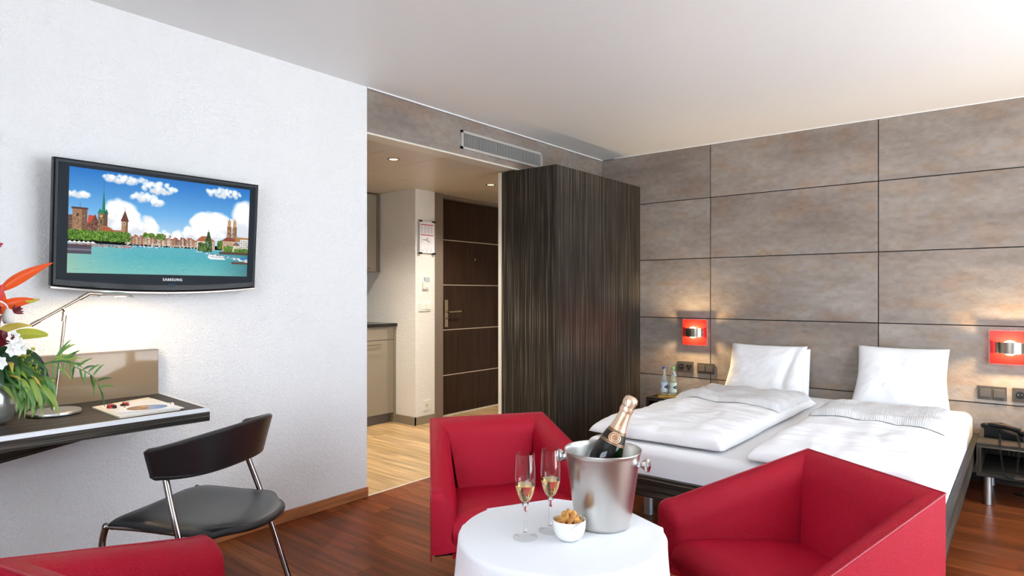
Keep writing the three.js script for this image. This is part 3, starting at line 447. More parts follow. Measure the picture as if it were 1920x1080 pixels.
// ---------------------------------------------------------------- flower arrangement
{
  const t = thing('flower_arrangement', 'exotic flower arrangement in a round silvery bowl on the desk', 'flowers', [-2.72, DY + 0.0005, -0.568], 1.359); t.scale.set(0.82, 1, 0.82);
  mesh('bowl', lathe([[0, 0], [0.035, 0.001], [0.06, 0.013], [0.082, 0.045], [0.088, 0.08], [0.081, 0.115], [0.066, 0.138], [0.063, 0.136], [0.077, 0.113], [0.084, 0.08], [0.078, 0.048], [0.05, 0.012], [0, 0.006]], 56), phys({ color: lin(0.62, 0.63, 0.60), metalness: 0.75, roughness: 0.22, clearcoat: 0.5 }), t);
  const G1 = leafM(0.028, 0.10, 0.016), G2 = leafM(0.075, 0.20, 0.026), G3 = leafM(0.012, 0.052, 0.016, 0.25), G4 = leafM(0.20, 0.30, 0.03), YL = leafM(0.52, 0.40, 0.06), LIME = leafM(0.42, 0.44, 0.035), OR = leafM(0.80, 0.10, 0.012, 0.35), RO = leafM(0.62, 0.025, 0.02, 0.35), DR = leafM(0.16, 0.006, 0.014, 0.4), RD = leafM(0.38, 0.008, 0.03, 0.35), WH = leafM(0.85, 0.84, 0.78, 0.6), ST = leafM(0.12, 0.2, 0.03);
  // a leaf along a bent midrib: a -> b (control) -> c, width w, folded by f, facing nrm
  const leaf = (name, a, b, c, w, mat, { f = 0.25, nrm = V(0, 0.3, 1), tip = 1, n = 14, prof } = {}) => {
    const cv = new THREE.QuadraticBezierCurve3(a, b, c), g = gridGeo(6, n, (u, v) => {
      const p = cv.getPoint(v), d = cv.getTangent(v), s = d.clone().cross(nrm).normalize(), up = s.clone().cross(d).normalize(), e = (u - 0.5) * 2;
      const pw = prof ? prof(v) : Math.pow(Math.sin(Math.PI * Math.pow(clamp(v, 0.001, 0.999), 0.8)), 0.8) * (1 - 0.15 * v) + 0.04 * (1 - v);
      return p.addScaledVector(s, e * w * pw).addScaledVector(up, -Math.abs(e) * w * f * pw + 0.0006);
    });
    return mesh(name, g, mat, t);
  };
  const stem = (pts, r, mat = ST) => mesh('stem', tube(pts, r, 24, 6), mat, t);
  // heliconia: zig-zag stem with pointed bracts
  stem([V(-0.02, 0.1, 0), V(-0.015, 0.25, 0.01), V(0.01, 0.4, 0.02), V(-0.005, 0.55, 0.02), V(0, 0.66, 0.02)], 0.008, RO);
  leaf('bract', V(0.018, 0.452, 0.03), V(0.08, 0.51, 0.04), V(0.198, 0.552, 0.045), 0.021, OR, { f: 0.7 }); leaf('bract', V(0.018, 0.452, 0.022), V(0.08, 0.495, 0.032), V(0.192, 0.548, 0.035), 0.015, RO, { f: 0.5 });
  leaf('bract', V(-0.01, 0.385, 0.03), V(0.06, 0.425, 0.05), V(0.15, 0.42, 0.05), 0.02, OR, { f: 0.6 }); leaf('bract', V(0.1, 0.417, 0.051), V(0.13, 0.413, 0.052), V(0.152, 0.428, 0.052), 0.006, LIME, { f: 0.4 });
  leaf('bract', V(0.03, 0.37, 0.03), V(0.02, 0.43, 0.05), V(-0.03, 0.545, 0.04), 0.026, OR, { f: 0.7 }); leaf('bract', V(0.005, 0.37, 0.035), V(0.01, 0.44, 0.05), V(0.028, 0.475, 0.045), 0.018, RO, { f: 0.6 });
  leaf('bract', V(-0.03, 0.58, 0.03), V(-0.01, 0.6, 0.05), V(0.03, 0.612, 0.03), 0.022, RD, { f: 0.4 }); leaf('bract', V(-0.03, 0.53, 0.03), V(0.0, 0.56, 0.05), V(0.01, 0.61, 0.03), 0.022, RD, { f: 0.4 }); leaf('bract', V(-0.03, 0.67, 0.03), V(-0.01, 0.69, 0.05), V(0.012, 0.69, 0.03), 0.02, OR, { f: 0.5 });
  leaf('bract', V(-0.1, 0.42, 0), V(-0.14, 0.5, 0.02), V(-0.22, 0.56, 0.02), 0.02, OR, { f: 0.7 });
  // deep red callas: rolled cones
  for (const [x, y, z, s, tl] of [[0.004, 0.335, 0.13, 1.15, 0.25], [0.012, 0.275, 0.15, 0.9, -0.6], [-0.06, 0.33, 0.06, 1, 0.2]]) { const g = gridGeo(24, 12, (u, v) => { const a = u * 6.1, r = (0.006 + 0.026 * v * v) * s; return V(Math.cos(a) * r, (v - 0.5) * 0.085 * s + (u - 0.5) * 0.02 * v, Math.sin(a) * r); }); g.rotateZ(tl); g.rotateX(0.35); g.translate(x, y, z); mesh('calla', g, DR, t); stem([V(-0.02, 0.1, 0.02), V(x * 0.5 - 0.01, y - 0.12, z * 0.7), V(x + Math.sin(tl) * 0.03, y - 0.04, z - 0.01)], 0.004); }
  for (let k = 0; k < 26; k++) { const a = rr(0, 6.28), e = rr(0.1, 1.3), d = V(Math.cos(a) * Math.cos(e), Math.sin(e), Math.sin(a) * Math.cos(e)), o = V(0.046, 0.285, 0.18); leaf('petal', o.clone(), o.clone().addScaledVector(d, 0.018), o.clone().addScaledVector(d, 0.034), 0.005, DR, { n: 5 }); }
  for (let k = 0; k < 12; k++) { const a = rr(-0.3, 1.6), d = V(Math.cos(a), Math.sin(a) * 0.7, rr(0, 0.6)), o = V(0.06, 0.38, 0.05); leaf('petal', o.clone(), o.clone().addScaledVector(d, 0.02), o.clone().addScaledVector(d, 0.038), 0.005, DR, { n: 5 }); }
  // white bells and blossoms
  stem([V(0, 0.41, 0.06), V(0.02, 0.416, 0.07), V(0.04, 0.402, 0.07), V(0.045, 0.38, 0.07)], 0.003, WH);
  mesh('white_bell', lathe([[0.002, 0.035], [0.012, 0.03], [0.02, 0.012], [0.021, -0.005], [0.015, -0.016], [0.013, -0.01]], 20).translate(0.046, 0.358, 0.07), WH, t);
  for (const [x, y] of [[0.072, 0.272], [0.06, 0.292], [0.084, 0.252], [0.058, 0.25], [0.02, 0.21]]) for (let k = 0; k < 6; k++) { const a = k * 1.047 + x * 40, o = V(x, y + 0.01, 0.185), d = V(Math.cos(a), Math.sin(a), 0.5); leaf('white_petal', o.clone(), o.clone().addScaledVector(d, 0.012).add(V(0, 0, 0.006)), o.clone().addScaledVector(d, 0.024), 0.011, WH, { n: 6, f: 0.1 }); }
  // lime leaf
  leaf('lime_leaf', V(0.03, 0.292, 0.03), V(0.1, 0.318, 0.05), V(0.178, 0.298, 0.05), 0.019, LIME, { f: 0.35, prof: (v) => Math.pow(Math.sin(Math.PI * clamp(v, 0.02, 0.98)), 0.5) }); leaf('lime_leaf', V(0.0, 0.3, 0.02), V(0.05, 0.345, 0.03), V(0.125, 0.33, 0.03), 0.014, YL, { f: 0.2 });
  for (let k = 0; k < 34; k++) { const x = rr(0.065, 0.15), y = 0.26 - (x - 0.065) * rr(0.3, 1.4) + rr(-0.02, 0.02), g = new THREE.SphereGeometry(0.0036, 8, 6); g.scale(1, 1.5, 1); g.rotateZ(rr(-1, 1)); g.translate(x, y, 0.1 + rr(-0.02, 0.02)); mesh('bud', g, k % 3 ? G4 : LIME, t); }
  // broad dark leaves
  leaf('broad_leaf', V(-0.03, 0.15, 0.06), V(0.02, 0.28, 0.12), V(0.075, 0.20, 0.15), 0.05, G3, { f: 0.35 }); leaf('broad_leaf', V(0.03, 0.16, 0.03), V(0.11, 0.29, 0.05), V(0.19, 0.06, 0.07), 0.055, G3, { f: 0.3 }); leaf('broad_leaf', V(-0.06, 0.14, 0.06), V(-0.02, 0.24, 0.14), V(0.03, 0.14, 0.17), 0.045, G3, { f: 0.3 }); leaf('broad_leaf', V(0.02, 0.15, 0.04), V(0.1, 0.2, 0.03), V(0.175, 0.15, 0.02), 0.045, G3, { f: 0.25 });
  leaf('broad_leaf', V(-0.05, 0.15, -0.02), V(-0.1, 0.28, 0), V(-0.2, 0.2, 0.05), 0.055, G3); leaf('broad_leaf', V(-0.04, 0.15, -0.04), V(0.0, 0.3, -0.08), V(0.03, 0.22, -0.16), 0.05, G1);
  // hanging willow-like leaves
  const mats = [G1, G2, G2, G4, YL, G1, G2];
  for (let k = 0; k < 84; k++) {
    const a = rr(-0.9, 1.5), o = V(rr(-0.02, 0.09), rr(0.14, 0.23), rr(0.03, 0.1)), l = rr(0.07, 0.15), d = V(Math.cos(a) * 1.0, rr(-0.1, 0.35), 0.25 + Math.sin(a) * 0.5);
    const m = o.clone().addScaledVector(d, l * 0.55), e = o.clone().addScaledVector(d, l * 0.95).add(V(0, -rr(0.02, 0.11), 0)); e.y = Math.max(e.y, 0.012 + clamp((0.1 - e.x) * 2, 0, 0.12)); leaf('leaf', o, m, e, rr(0.006, 0.0105), mats[k % 7], { n: 9, nrm: V(rr(-0.4, 0.4), rr(0.2, 0.9), 1) });
  }
  for (let k = 0; k < 22; k++) { const x0 = rr(0.07, 0.17), o = V(x0, rr(0.12, 0.17), rr(0.08, 0.13)), e = V(x0 + rr(-0.02, 0.07), rr(0.02, 0.08), 0.12 + rr(0, 0.05)); leaf('leaf', o, o.clone().lerp(e, 0.4).add(V(0.02, 0.025, 0.02)), e, rr(0.008, 0.012), k % 3 ? G2 : G4, { n: 9 }); }
  for (let k = 0; k < 26; k++) { const a = rr(1.6, 5.2), o = V(rr(-0.08, 0), rr(0.14, 0.22), rr(-0.06, 0.06)), d = V(Math.cos(a), rr(0, 0.4), Math.sin(a)), l = rr(0.09, 0.16); const e = o.clone().addScaledVector(d, l).add(V(0, -0.06, 0)); leaf('leaf', o, o.clone().addScaledVector(d, l * 0.6), e, 0.012, mats[k % 7], { n: 8 }); }
  // the long sprig reaching over the desk
  const sp = [V(0.14, 0.19, 0.08), V(0.22, 0.21, 0.09), V(0.27, 0.185, 0.1), V(0.33, 0.15, 0.1), V(0.37, 0.085, 0.1)]; stem(sp, 0.0018, G2); const sc = new THREE.CatmullRomCurve3(sp);
  for (let k = 0; k < 25; k++) { const v = k / 25, p = sc.getPoint(v), a = (k % 2 ? 1 : -1) * rr(0.4, 1.3) - 0.5, l = rr(0.045, 0.085) * (1 - 0.2 * v), d = V(Math.cos(a), Math.sin(a), rr(-0.3, 0.3)); leaf('narrow_leaf', p, p.clone().addScaledVector(d, l * 0.5).add(V(0, 0.012, 0)), p.clone().addScaledVector(d, l), 0.0042, k % 3 ? G2 : G1, { n: 7 }); }
  for (let k = 0; k < 9; k++) { const p = V(0.19 + rr(0, 0.03), 0.2 + rr(0, 0.03), 0.09), a = rr(-1.6, 1.1), l = rr(0.06, 0.1); leaf('narrow_leaf', p, p.clone().add(V(Math.cos(a) * l * 0.5, Math.sin(a) * l * 0.5 + 0.015, 0.01)), p.clone().add(V(Math.cos(a) * l, Math.sin(a) * l, 0)), 0.0045, k % 2 ? G2 : G4, { n: 7 }); }
  mesh('foam', new THREE.SphereGeometry(0.062, 20, 12).scale(1, 0.6, 1).translate(0, 0.12, 0), G3, t);
}

// ---------------------------------------------------------------- black leather chair at the desk
{
  const t = thing('desk_chair', 'black leather chair with curved back and chrome legs at the desk', 'chair', [-2.245, 0, -1.06], Math.atan2(-0.894, 0.447));
  // local: +z forward (to the wall), +x to the sitter's left
  const seat = gridGeo(28, 28, (u, v) => { const U = 2 * u - 1, W = 2 * v - 1, hw = mix(0.215, 0.195, v); let x = U * hw, z = W * 0.205; if (W < 0) { const k = Math.max(0, -W - 0.2) / 0.8; x *= 1 - 0.2 * k * k * k; z -= 0.05 * (1 - U * U) * k; z += 0.05 * Math.pow(Math.abs(U), 4) * k * k; } const dish = -0.014 * (1 - U * U) * (1 - W * W * 0.6); return V(x, 0.462 + dish - 0.012 * Math.pow(Math.abs(U), 8) - 0.016 * Math.pow(Math.abs(W), 8) + (W > 0 ? 0.009 * W : 0), z); });
  const under = seat.clone(); { const p = under.attributes.position; for (let i = 0; i < p.count; i++) p.setY(i, p.getY(i) - 0.018 - 0.008 * (1 - Math.pow(Math.abs(p.getX(i) / 0.22), 4))); under.index.array.reverse(); under.computeVertexNormals(); }
  const rim = []; for (let k = 0; k <= 28; k++) rim.push([k / 28, 0]); for (let k = 1; k <= 28; k++) rim.push([1, k / 28]); for (let k = 27; k >= 0; k--) rim.push([k / 28, 1]); for (let k = 27; k > 0; k--) rim.push([0, k / 28]);
  const pt = (g, u, v) => { const i = Math.round(v * 28) * 29 + Math.round(u * 28), p = g.attributes.position; return V(p.getX(i), p.getY(i), p.getZ(i)); };
  const edge = rim.map(([u, v]) => pt(seat, u, v).add(V(0, -0.011, 0)));
  mesh('seat', [triUV(seat.toNonIndexed()), triUV(under.toNonIndexed())], M.blackSeat, t);
  mesh('seat_edge', tube(edge, 0.0125, 160, 10, true), M.blackLeather, t);
  // curved back band
  const back = (off) => gridGeo(48, 8, (u, v) => { const a = mix(-1.52, 1.52, u), px = Math.sign(Math.sin(a)) * Math.pow(Math.abs(Math.sin(a)), 0.75) * 0.212, pz = 0.055 - Math.pow(Math.cos(a), 0.62) * 0.185, k = Math.cos(a), yb = 0.612 + 0.012 * k, yt = 0.69 + 0.062 * Math.pow(k, 0.7), fl = 1 + 0.13 * v; return V(px * fl * (1 + off * 3.2), mix(yb, yt, v), pz - 0.03 * v * k - off * (0.3 + k)); });
  const bo = back(0.017), bi = back(0); bi.index.array.reverse(); bi.computeVertexNormals();
  const ring = (() => { const n = [], P = (g, i, j) => { const k = j * 49 + i, p = g.attributes.position; return V(p.getX(k), p.getY(k), p.getZ(k)); }, M2 = (i, j) => P(bo, i, j).lerp(P(bi, i, j), 0.5); for (let i = 0; i <= 48; i += 2) n.push(M2(i, 8)); for (let j = 7; j > 0; j--) n.push(M2(48, j)); for (let i = 48; i >= 0; i -= 2) n.push(M2(i, 0)); for (let j = 1; j < 8; j++) n.push(M2(0, j)); return n; })();
  mesh('backrest', [triUV(bo.toNonIndexed()), triUV(bi.toNonIndexed())], M.blackLeather, t); mesh('backrest_edge', tube(ring, 0.0095, 160, 8, true), M.blackLeather, t);
  for (const s of [-1, 1]) {
    mesh('leg', tube([V(s * 0.2, 0.66, 0.005), V(s * 0.203, 0.6, -0.012), V(s * 0.218, 0.44, -0.068), V(s * 0.225, 0.006, -0.225)], 0.0105, 30, 12), M.darkChrome, t);
    mesh('leg', [tube([V(s * 0.213, 0.436, 0.208), V(s * 0.215, 0.4, 0.218), V(s * 0.217, 0.2, 0.222), V(s * 0.22, 0.006, 0.226)], 0.0105, 24, 12), new THREE.SphereGeometry(0.0118, 14, 10).translate(s * 0.213, 0.438, 0.208)], M.darkChrome, t);
    mesh('side_bar', tube([V(s * 0.213, 0.437, 0.21), V(s * 0.205, 0.435, 0.1), V(s * 0.215, 0.437, -0.066)], 0.007, 20, 8), M.darkChrome, t);
  }
  mesh('cross_bar', rod(V(-0.213, 0.435, 0.205), V(0.213, 0.435, 0.205), 0.007), M.darkChrome, t);
}

// ---------------------------------------------------------------- red leather tub armchairs
function armchair(label, bl, br, k = 1) {
  const bx = V(bl[0], 0, bl[1]), cx = V(br[0], 0, br[1]), u = cx.clone().sub(bx).normalize();
  const t = thing('tub_armchair', label, 'armchair', [(bl[0] + br[0]) / 2, 0, (bl[1] + br[1]) / 2], Math.atan2(-u.z, u.x), 'red tub armchairs round the small table');
  t.scale.set(k, 1, k);
  // local: back outer edge along x at z = 0, sitter faces +z; built with left = -x
  const W = 0.265, D = 0.545, SP = Math.tan(0.155), TH = 0.088, hb = 0.64, ha = 0.485, b = 0.235, corner = 0.0;
  const out = [V(-W - D * SP, 0, D), V(-W, 0, 0), V(W, 0, 0), V(W + D * SP, 0, D)];
  const panel = (name, p0, p1, h0, h1, m0, m1, front, th0, lean) => {
    const d = p1.clone().sub(p0), L = d.length(); d.normalize(); const n = V(-d.z, 0, d.x);
    const NS = front ? 26 : 14, prof = []; prof.push([0, 0], [0, 0.5], [0, 1]);
    const K = 9; for (let k = 1; k <= K; k++) { const a = k / K * Math.PI / 2; prof.push(['r', a]); } prof.push(['i', 0.35], ['i', 0.7], ['i', 1]);
    const P = (s, q) => {
      // s in 0..1, with a rounded nose at the front end when front = 1 (end) or -1 (start)
      let sl = s, nose = 0; if (front) { const e = front > 0 ? s : 1 - s; if (e > 0.8) nose = (e - 0.8) / 0.2; }
      const th = th0, R = 0.05; let o, y; const tt = nose ? Math.sin(nose * Math.PI / 2) : 0, shr = nose ? Math.sqrt(Math.max(0, 1 - tt * tt)) : 1;
      let e = front > 0 ? s / 0.8 : front < 0 ? (1 - s) / 0.8 : s; e = Math.min(e, 1);
      const hh = (front < 0 ? mix(h1, h0, e) : mix(h0, h1, e)) - (nose ? 0.03 * (1 - shr) : 0);
      const bulge = 0.010 * Math.sin(clamp(e) * Math.PI);
      if (typeof q[0] === 'number') { o = q[0]; y = mix(b, hh, q[1]); }
      else if (q[0] === 'r') { o = (0.004 + (th - 0.004) * Math.sin(q[1])) * shr; y = hh - 0.095 * (1 - Math.cos(q[1])) * (0.3 + 0.7 * shr); }
      else { o = (th + lean * q[1] + bulge * Math.sin(q[1] * Math.PI)) * shr; y = mix(hh - 0.095 * (0.3 + 0.7 * shr), b + 0.02, q[1]); }
      let along; const Lf = L - 0.045; const lo = front < 0 ? 0 : o * m0, hi = front > 0 ? 0 : o * m1;
      if (front > 0) along = mix(lo, Lf, e) + (nose ? 0.05 * tt : 0); else if (front < 0) along = L - (mix(hi, Lf, e) + (nose ? 0.05 * tt : 0)); else along = mix(lo, L - hi, s);
      return p0.clone().addScaledVector(d, along).addScaledVector(n, o).setY(y);
    };
    const outer = gridGeo(NS, 2, (s, v) => P(s, prof[Math.round(v * 2)])), inner = gridGeo(NS, prof.length - 3, (s, v) => P(s, prof[2 + Math.round(v * (prof.length - 3))]));
    const fix = (g) => { g.index.array.reverse(); g.computeVertexNormals(); return g; };
    const m = mesh(name, [triUV(outer), triUV(inner)], M.red, t);
    const top = []; for (let k = 0; k <= NS; k++) top.push(P(k / NS, prof[2]));
    const seam = [...top]; if (front) { const e = front > 0 ? 1 : 0, list = []; for (let k = 1; k <= 6; k++) list.push(P(e, [0, 1 - k / 6])); if (front > 0) seam.push(...list); else seam.unshift(...list.reverse()); }
    mesh('piping', tube(seam, 0.0032, 60, 6), M.redPiping, m);
    return m;
  };
  const mt = Math.tan((Math.PI / 2 - 0.155) / 2 + 0.0);   // half of the inner corner
  const mi = Math.tan((Math.PI / 2 - Math.atan(SP)) / 2);
  panel('arm', out[0], out[1], ha, hb, 0, 1 / Math.tan((Math.PI / 2 + 0.155) / 2), -1, TH, 0.015);
  panel('backrest', out[1], out[2], hb, hb, 1 / Math.tan((Math.PI / 2 + 0.155) / 2), 1 / Math.tan((Math.PI / 2 + 0.155) / 2), 0, TH, 0.05);
  panel('arm', out[2], out[3], hb, ha, 1 / Math.tan((Math.PI / 2 + 0.155) / 2), 0, 1, TH, 0.015);
  // seat cushion
  const seat = gridGeo(24, 30, (uu, v) => {
    const U = 2 * uu - 1; let z, y; const zb = 0.1, zf = D + 0.005;
    if (v < 0.6) { z = mix(zb, zf - 0.06, v / 0.6); y = mix(0.355, 0.385, v / 0.6) + 0.006 * Math.sin(v / 0.6 * Math.PI); } else if (v < 0.8) { const a = (v - 0.6) / 0.2 * Math.PI / 2; z = zf - 0.06 + 0.06 * Math.sin(a); y = 0.385 - 0.06 * (1 - Math.cos(a)); } else { z = zf - 0.035 * (v - 0.8) / 0.2; y = mix(0.325, b, (v - 0.8) / 0.2); }
    const hw = W + z * SP - TH - 0.002 + 0.01; return V(U * hw, y - 0.018 * Math.pow(Math.abs(U), 10), z);
  }); seat.index.array.reverse(); seat.computeVertexNormals();
  mesh('seat', triUV(seat), M.red, t);
  mesh('underside', (() => { const g = shapeGeo([[-W + 0.01, -0.012], [W - 0.01, -0.012], [W + D * SP - 0.02, -D + 0.04], [-W - D * SP + 0.02, -D + 0.04]], 0.012); g.rotateX(-Math.PI / 2); g.translate(0, b - 0.005, 0); return g; })(), M.black, t);
  mesh('pedestal', [cyl(0.03, 0.03, 0.225, 0, 0.118, D / 2, 24), lathe([[0, 0], [0.2, 0], [0.2, 0.006], [0.05, 0.018], [0.03, 0.03], [0, 0.03]], 48).translate(0, 0.001, D / 2)], M.chrome, t);
  return t;
}
armchair('red leather tub armchair standing in front of the dark wardrobe', [-2.072, -1.974], [-1.7715, -2.414]);
armchair('red leather tub armchair at the foot of the bed', [-0.611, -2.444], [-0.177, -2.145]);
armchair('red leather tub armchair cut off at the lower left of the picture', [-1.12, -0.465], [-1.69, -0.34], 1.1);

// ---------------------------------------------------------------- small round table and what stands on it
const TY = 0.6, TC = [-0.905, -1.315], TR = 0.255;
{
  const t = thing('side_table', 'small round table with metal rim under a white cloth', 'table', [TC[0], 0, TC[1]]);
  mesh('tabletop', cyl(TR - 0.008, TR - 0.008, 0.018, 0, TY - 0.0125, 0, 64), M.white, t);
  mesh('rim', lathe([[TR - 0.008, -0.022], [TR, -0.02], [TR + 0.002, -0.012], [TR, -0.004], [TR - 0.008, -0.003]], 72).translate(0, TY, 0), M.alu, t);
  mesh('column', cyl(0.026, 0.026, 0.56, 0, 0.3, 0), M.chrome, t); mesh('base', lathe([[0, 0], [0.19, 0], [0.19, 0.006], [0.05, 0.02], [0, 0.02]], 56).translate(0, 0.001, 0), M.chrome, t);
  // cloth: lies on the top, cut off at the far rim, hangs over the near half
  const cv = [[-3.09, 0.262], [-2.25, 0.262], [-1.5, 0.26], [-0.763, 0.266]], chord = (a) => { for (let i = 0; i < 3; i++) { const [p, r0] = cv[i], [q, r1] = cv[i + 1]; if (a >= p && a <= q) { const x0 = Math.cos(p) * r0, z0 = Math.sin(p) * r0, x1 = Math.cos(q) * r1, z1 = Math.sin(q) * r1, n = [z1 - z0, -(x1 - x0)]; return (x0 * n[0] + z0 * n[1]) / (Math.cos(a) * n[0] + Math.sin(a) * n[1]); } } return TR - 0.001; };
  const g = gridGeo(240, 60, (u, v) => {
    const th = u * Math.PI * 2, ang = th; let dd = Math.atan2(Math.sin(ang - 0.93), Math.cos(ang - 0.93)); // 0 = towards the viewer
    const hang = smooth(clamp((1.76 - Math.abs(dd)) / 0.08)), an = Math.atan2(Math.sin(ang), Math.cos(ang)), poly = mix(chord(an), TR - 0.001, hang);
    let r, y = TY + 0.0012; const cut = 0.42;
    if (v < cut) { r = poly * v / cut; y += 0.0006 * perlin.noise(Math.cos(th) * v * 6, Math.sin(th) * v * 6, 3); }
    else { const q = (v - cut) / (1 - cut), len = 0.30 * hang; const s = q * len; const rad = 0.012; r = poly + Math.min(s, 0.004) + (0.016 * Math.sin(ang * 8 + 1.1) + 0.010 * Math.sin(ang * 5)) * clamp(s / 0.3) + 0.06 * s; y = TY + 0.0012 - Math.max(0, s - 0.002); }
    return V(Math.cos(ang) * r, y, Math.sin(ang) * r);
  });
  const c = solo('tablecloth', g, std({ color: lin(0.80, 0.81, 0.83), roughness: 0.85, side: THREE.DoubleSide }), 'white cloth draped over the small round table', 'tablecloth'); c.position.set(TC[0], 0, TC[1]);
}
function flute(x, z, label) {
  const t = thing('champagne_flute', label, 'glass', [x, TY + 0.0022, z], 0, 'champagne flutes on the white cloth');
  mesh('foot', lathe([[0, 0.0], [0.030, 0.0], [0.0312, 0.0012], [0.030, 0.0024], [0.012, 0.006], [0.0055, 0.014], [0, 0.0145]], 48), M.thinGlass, t);
  mesh('stem', lathe([[0, 0.0146], [0.0053, 0.0146], [0.0038, 0.03], [0.0036, 0.055], [0.0048, 0.075], [0.0085, 0.085], [0, 0.0852]], 32), M.glass, t);
  const pr = [[0.006, 0.086], [0.0135, 0.094], [0.0205, 0.11], [0.0248, 0.13], [0.0255, 0.148], [0.0246, 0.17], [0.0225, 0.206]];
  mesh('bowl', lathe([...pr, ...pr.slice().reverse().map(([r, y]) => [Math.max(r - 0.0008, 0), y === 0.086 ? 0.0868 : y])], 48), M.glass, t);
  const lp = [[0, 0.0869], [0.0056, 0.0872], [0.0129, 0.0943], [0.0199, 0.11], [0.0241, 0.1295], [0.0242, 0.131], [0, 0.131]];
  mesh('champagne', lathe(lp, 48), phys({ color: lin(1, 0.93, 0.72), transmission: 1, thickness: 0.03, ior: 1.33, roughness: 0, attenuationColor: lin(0.95, 0.66, 0.32), attenuationDistance: 0.06 }), t);
}
flute(-0.953, -1.228, 'champagne flute nearer the viewer on the white cloth');
flute(-0.931, -1.303, 'champagne flute next to the ice bucket on the white cloth');
const BK = [-0.852, -1.424];
{
  const t = thing('ice_bucket', 'brushed steel ice bucket with knob handles on the white cloth', 'bucket', [BK[0], TY + 0.0022, BK[1]]);
  mesh('pail', lathe([[0, 0], [0.062, 0.0], [0.069, 0.004], [0.072, 0.012], [0.0955, 0.184], [0.0985, 0.192], [0.0995, 0.1945], [0.0985, 0.197], [0.0965, 0.195], [0.0935, 0.184], [0.0705, 0.014], [0.066, 0.006], [0, 0.005]], 96), M.steel, t);
  for (const s of [-1, 1]) { const g = lathe([[0, 0], [0.008, 0], [0.0075, 0.008], [0.010, 0.013], [0.0165, 0.022], [0.0175, 0.027], [0.014, 0.031], [0.006, 0.0335], [0, 0.034]], 8).toNonIndexed(); g.computeVertexNormals(); g.rotateZ(-s * Math.PI / 2); g.translate(s * 0.091, 0.166, 0); g.rotateY(Math.atan2(0.244, 0.968)); mesh('knob', g, M.chrome, t); }
}
{
  // bottle leaning in the bucket; local y along the bottle
  const t = thing('champagne_bottle', 'dark champagne bottle with pink gold foil leaning in the ice bucket', 'bottle');
  const Rr = V(0.777, 0, -0.6295), base = V(BK[0], 0, BK[1]).addScaledVector(Rr, -0.044); base.y = TY + 0.063;
  t.position.copy(base); t.quaternion.setFromUnitVectors(V(0, 1, 0), V(Rr.x * 0.405, 0.9, Rr.z * 0.405).normalize());
  const green = phys({ color: lin(0.55, 0.8, 0.35), roughness: 0.02, transmission: 1, thickness: 0.08, ior: 1.5, attenuationColor: lin(0.14, 0.42, 0.03), attenuationDistance: 0.018 });
  mesh('bottle_body', lathe([[0, 0.024], [0.03, 0.02], [0.038, 0.026], [0.0415, 0.036], [0.0428, 0.112], [0.0415, 0.132], [0.0370, 0.152], [0.0300, 0.174], [0.0225, 0.2], [0.0168, 0.225], [0.0148, 0.25], [0, 0.25]], 56), green, t);
  const foil = std({ color: lin(0.74, 0.52, 0.37), metalness: 0.7, roughness: 0.36 });
  const cp = lathe([[0.0268, 0.1885], [0.0240, 0.198], [0.0206, 0.212], [0.0178, 0.228], [0.0162, 0.25], [0.0165, 0.252], [0.0178, 0.256], [0.0176, 0.264], [0.0168, 0.269], [0.0182, 0.276], [0.0184, 0.283], [0.0165, 0.291], [0.010, 0.2955], [0, 0.296]], 40);
  { const p = cp.attributes.position; for (let i = 0; i < p.count; i++) if (p.getY(i) > 0.252) { const a = Math.atan2(p.getZ(i), p.getX(i)), k = 1 + 0.05 * Math.sin(a * 7 + p.getY(i) * 300); p.setX(i, p.getX(i) * k); p.setZ(i, p.getZ(i) * k); } cp.computeVertexNormals(); }
  const fo = mesh('foil', cp, foil, t);
  mesh('wire_cap', [tube(Array.from({ length: 12 }, (_, i) => V(Math.cos(i * 0.5236) * 0.0182, 0.268 + 0.001 * (i % 2), Math.sin(i * 0.5236) * 0.0182)), 0.0008, 48, 5, true), ...[0, 1, 2, 3].map((k) => tube([V(Math.cos(k * 1.57) * 0.018, 0.268, Math.sin(k * 1.57) * 0.018), V(Math.cos(k * 1.57 + 0.2) * 0.0188, 0.283, Math.sin(k * 1.57 + 0.2) * 0.0188), V(Math.cos(k * 1.57 + 0.3) * 0.011, 0.296, Math.sin(k * 1.57 + 0.3) * 0.011)], 0.0008, 10, 5))], M.nickel, fo);
  // collar label, facing the viewer, and lettering up the neck
  const face = (g) => g;
  const lt = canvasTex(512, 256, (c, w, h) => { c.fillStyle = '#2a211a'; c.fillRect(0, 0, w, h); c.strokeStyle = '#c79a72'; c.lineWidth = 10; c.strokeRect(-20, 12, w + 40, h - 24); c.lineWidth = 6; for (let k = 0; k < 20; k++) { c.beginPath(); c.arc(k * 27, 40, 9, 0, 6.3); c.stroke(); c.beginPath(); c.arc(k * 27, h - 40, 9, 0, 6.3); c.stroke(); } c.fillStyle = '#d9ae8a'; c.beginPath(); c.ellipse(256, 128, 84, 92, 0, 0, 6.3); c.fill(); c.strokeStyle = '#3a2a20'; c.lineWidth = 9; c.beginPath(); c.ellipse(256, 128, 64, 70, 0, 0, 6.3); c.stroke(); c.fillStyle = '#a87c60'; c.beginPath(); c.ellipse(256, 128, 44, 50, 0, 0, 6.3); c.fill(); });
  const around = (y0, y1, r0, r1, a0, a1) => gridGeo(28, 8, (u, v) => { const a = mix(a0, a1, u), r = mix(r0, r1, v) + 0.0009 + 0.0008 * Math.sin(v * Math.PI); return V(Math.sin(a) * r, mix(y0, y1, v), Math.cos(a) * r); });
  mesh('collar_label', around(0.166, 0.203, 0.0325, 0.0225, 0.5 - 1.75, 0.5 + 1.75), std({ map: lt, metalness: 0.4, roughness: 0.4 }), t);
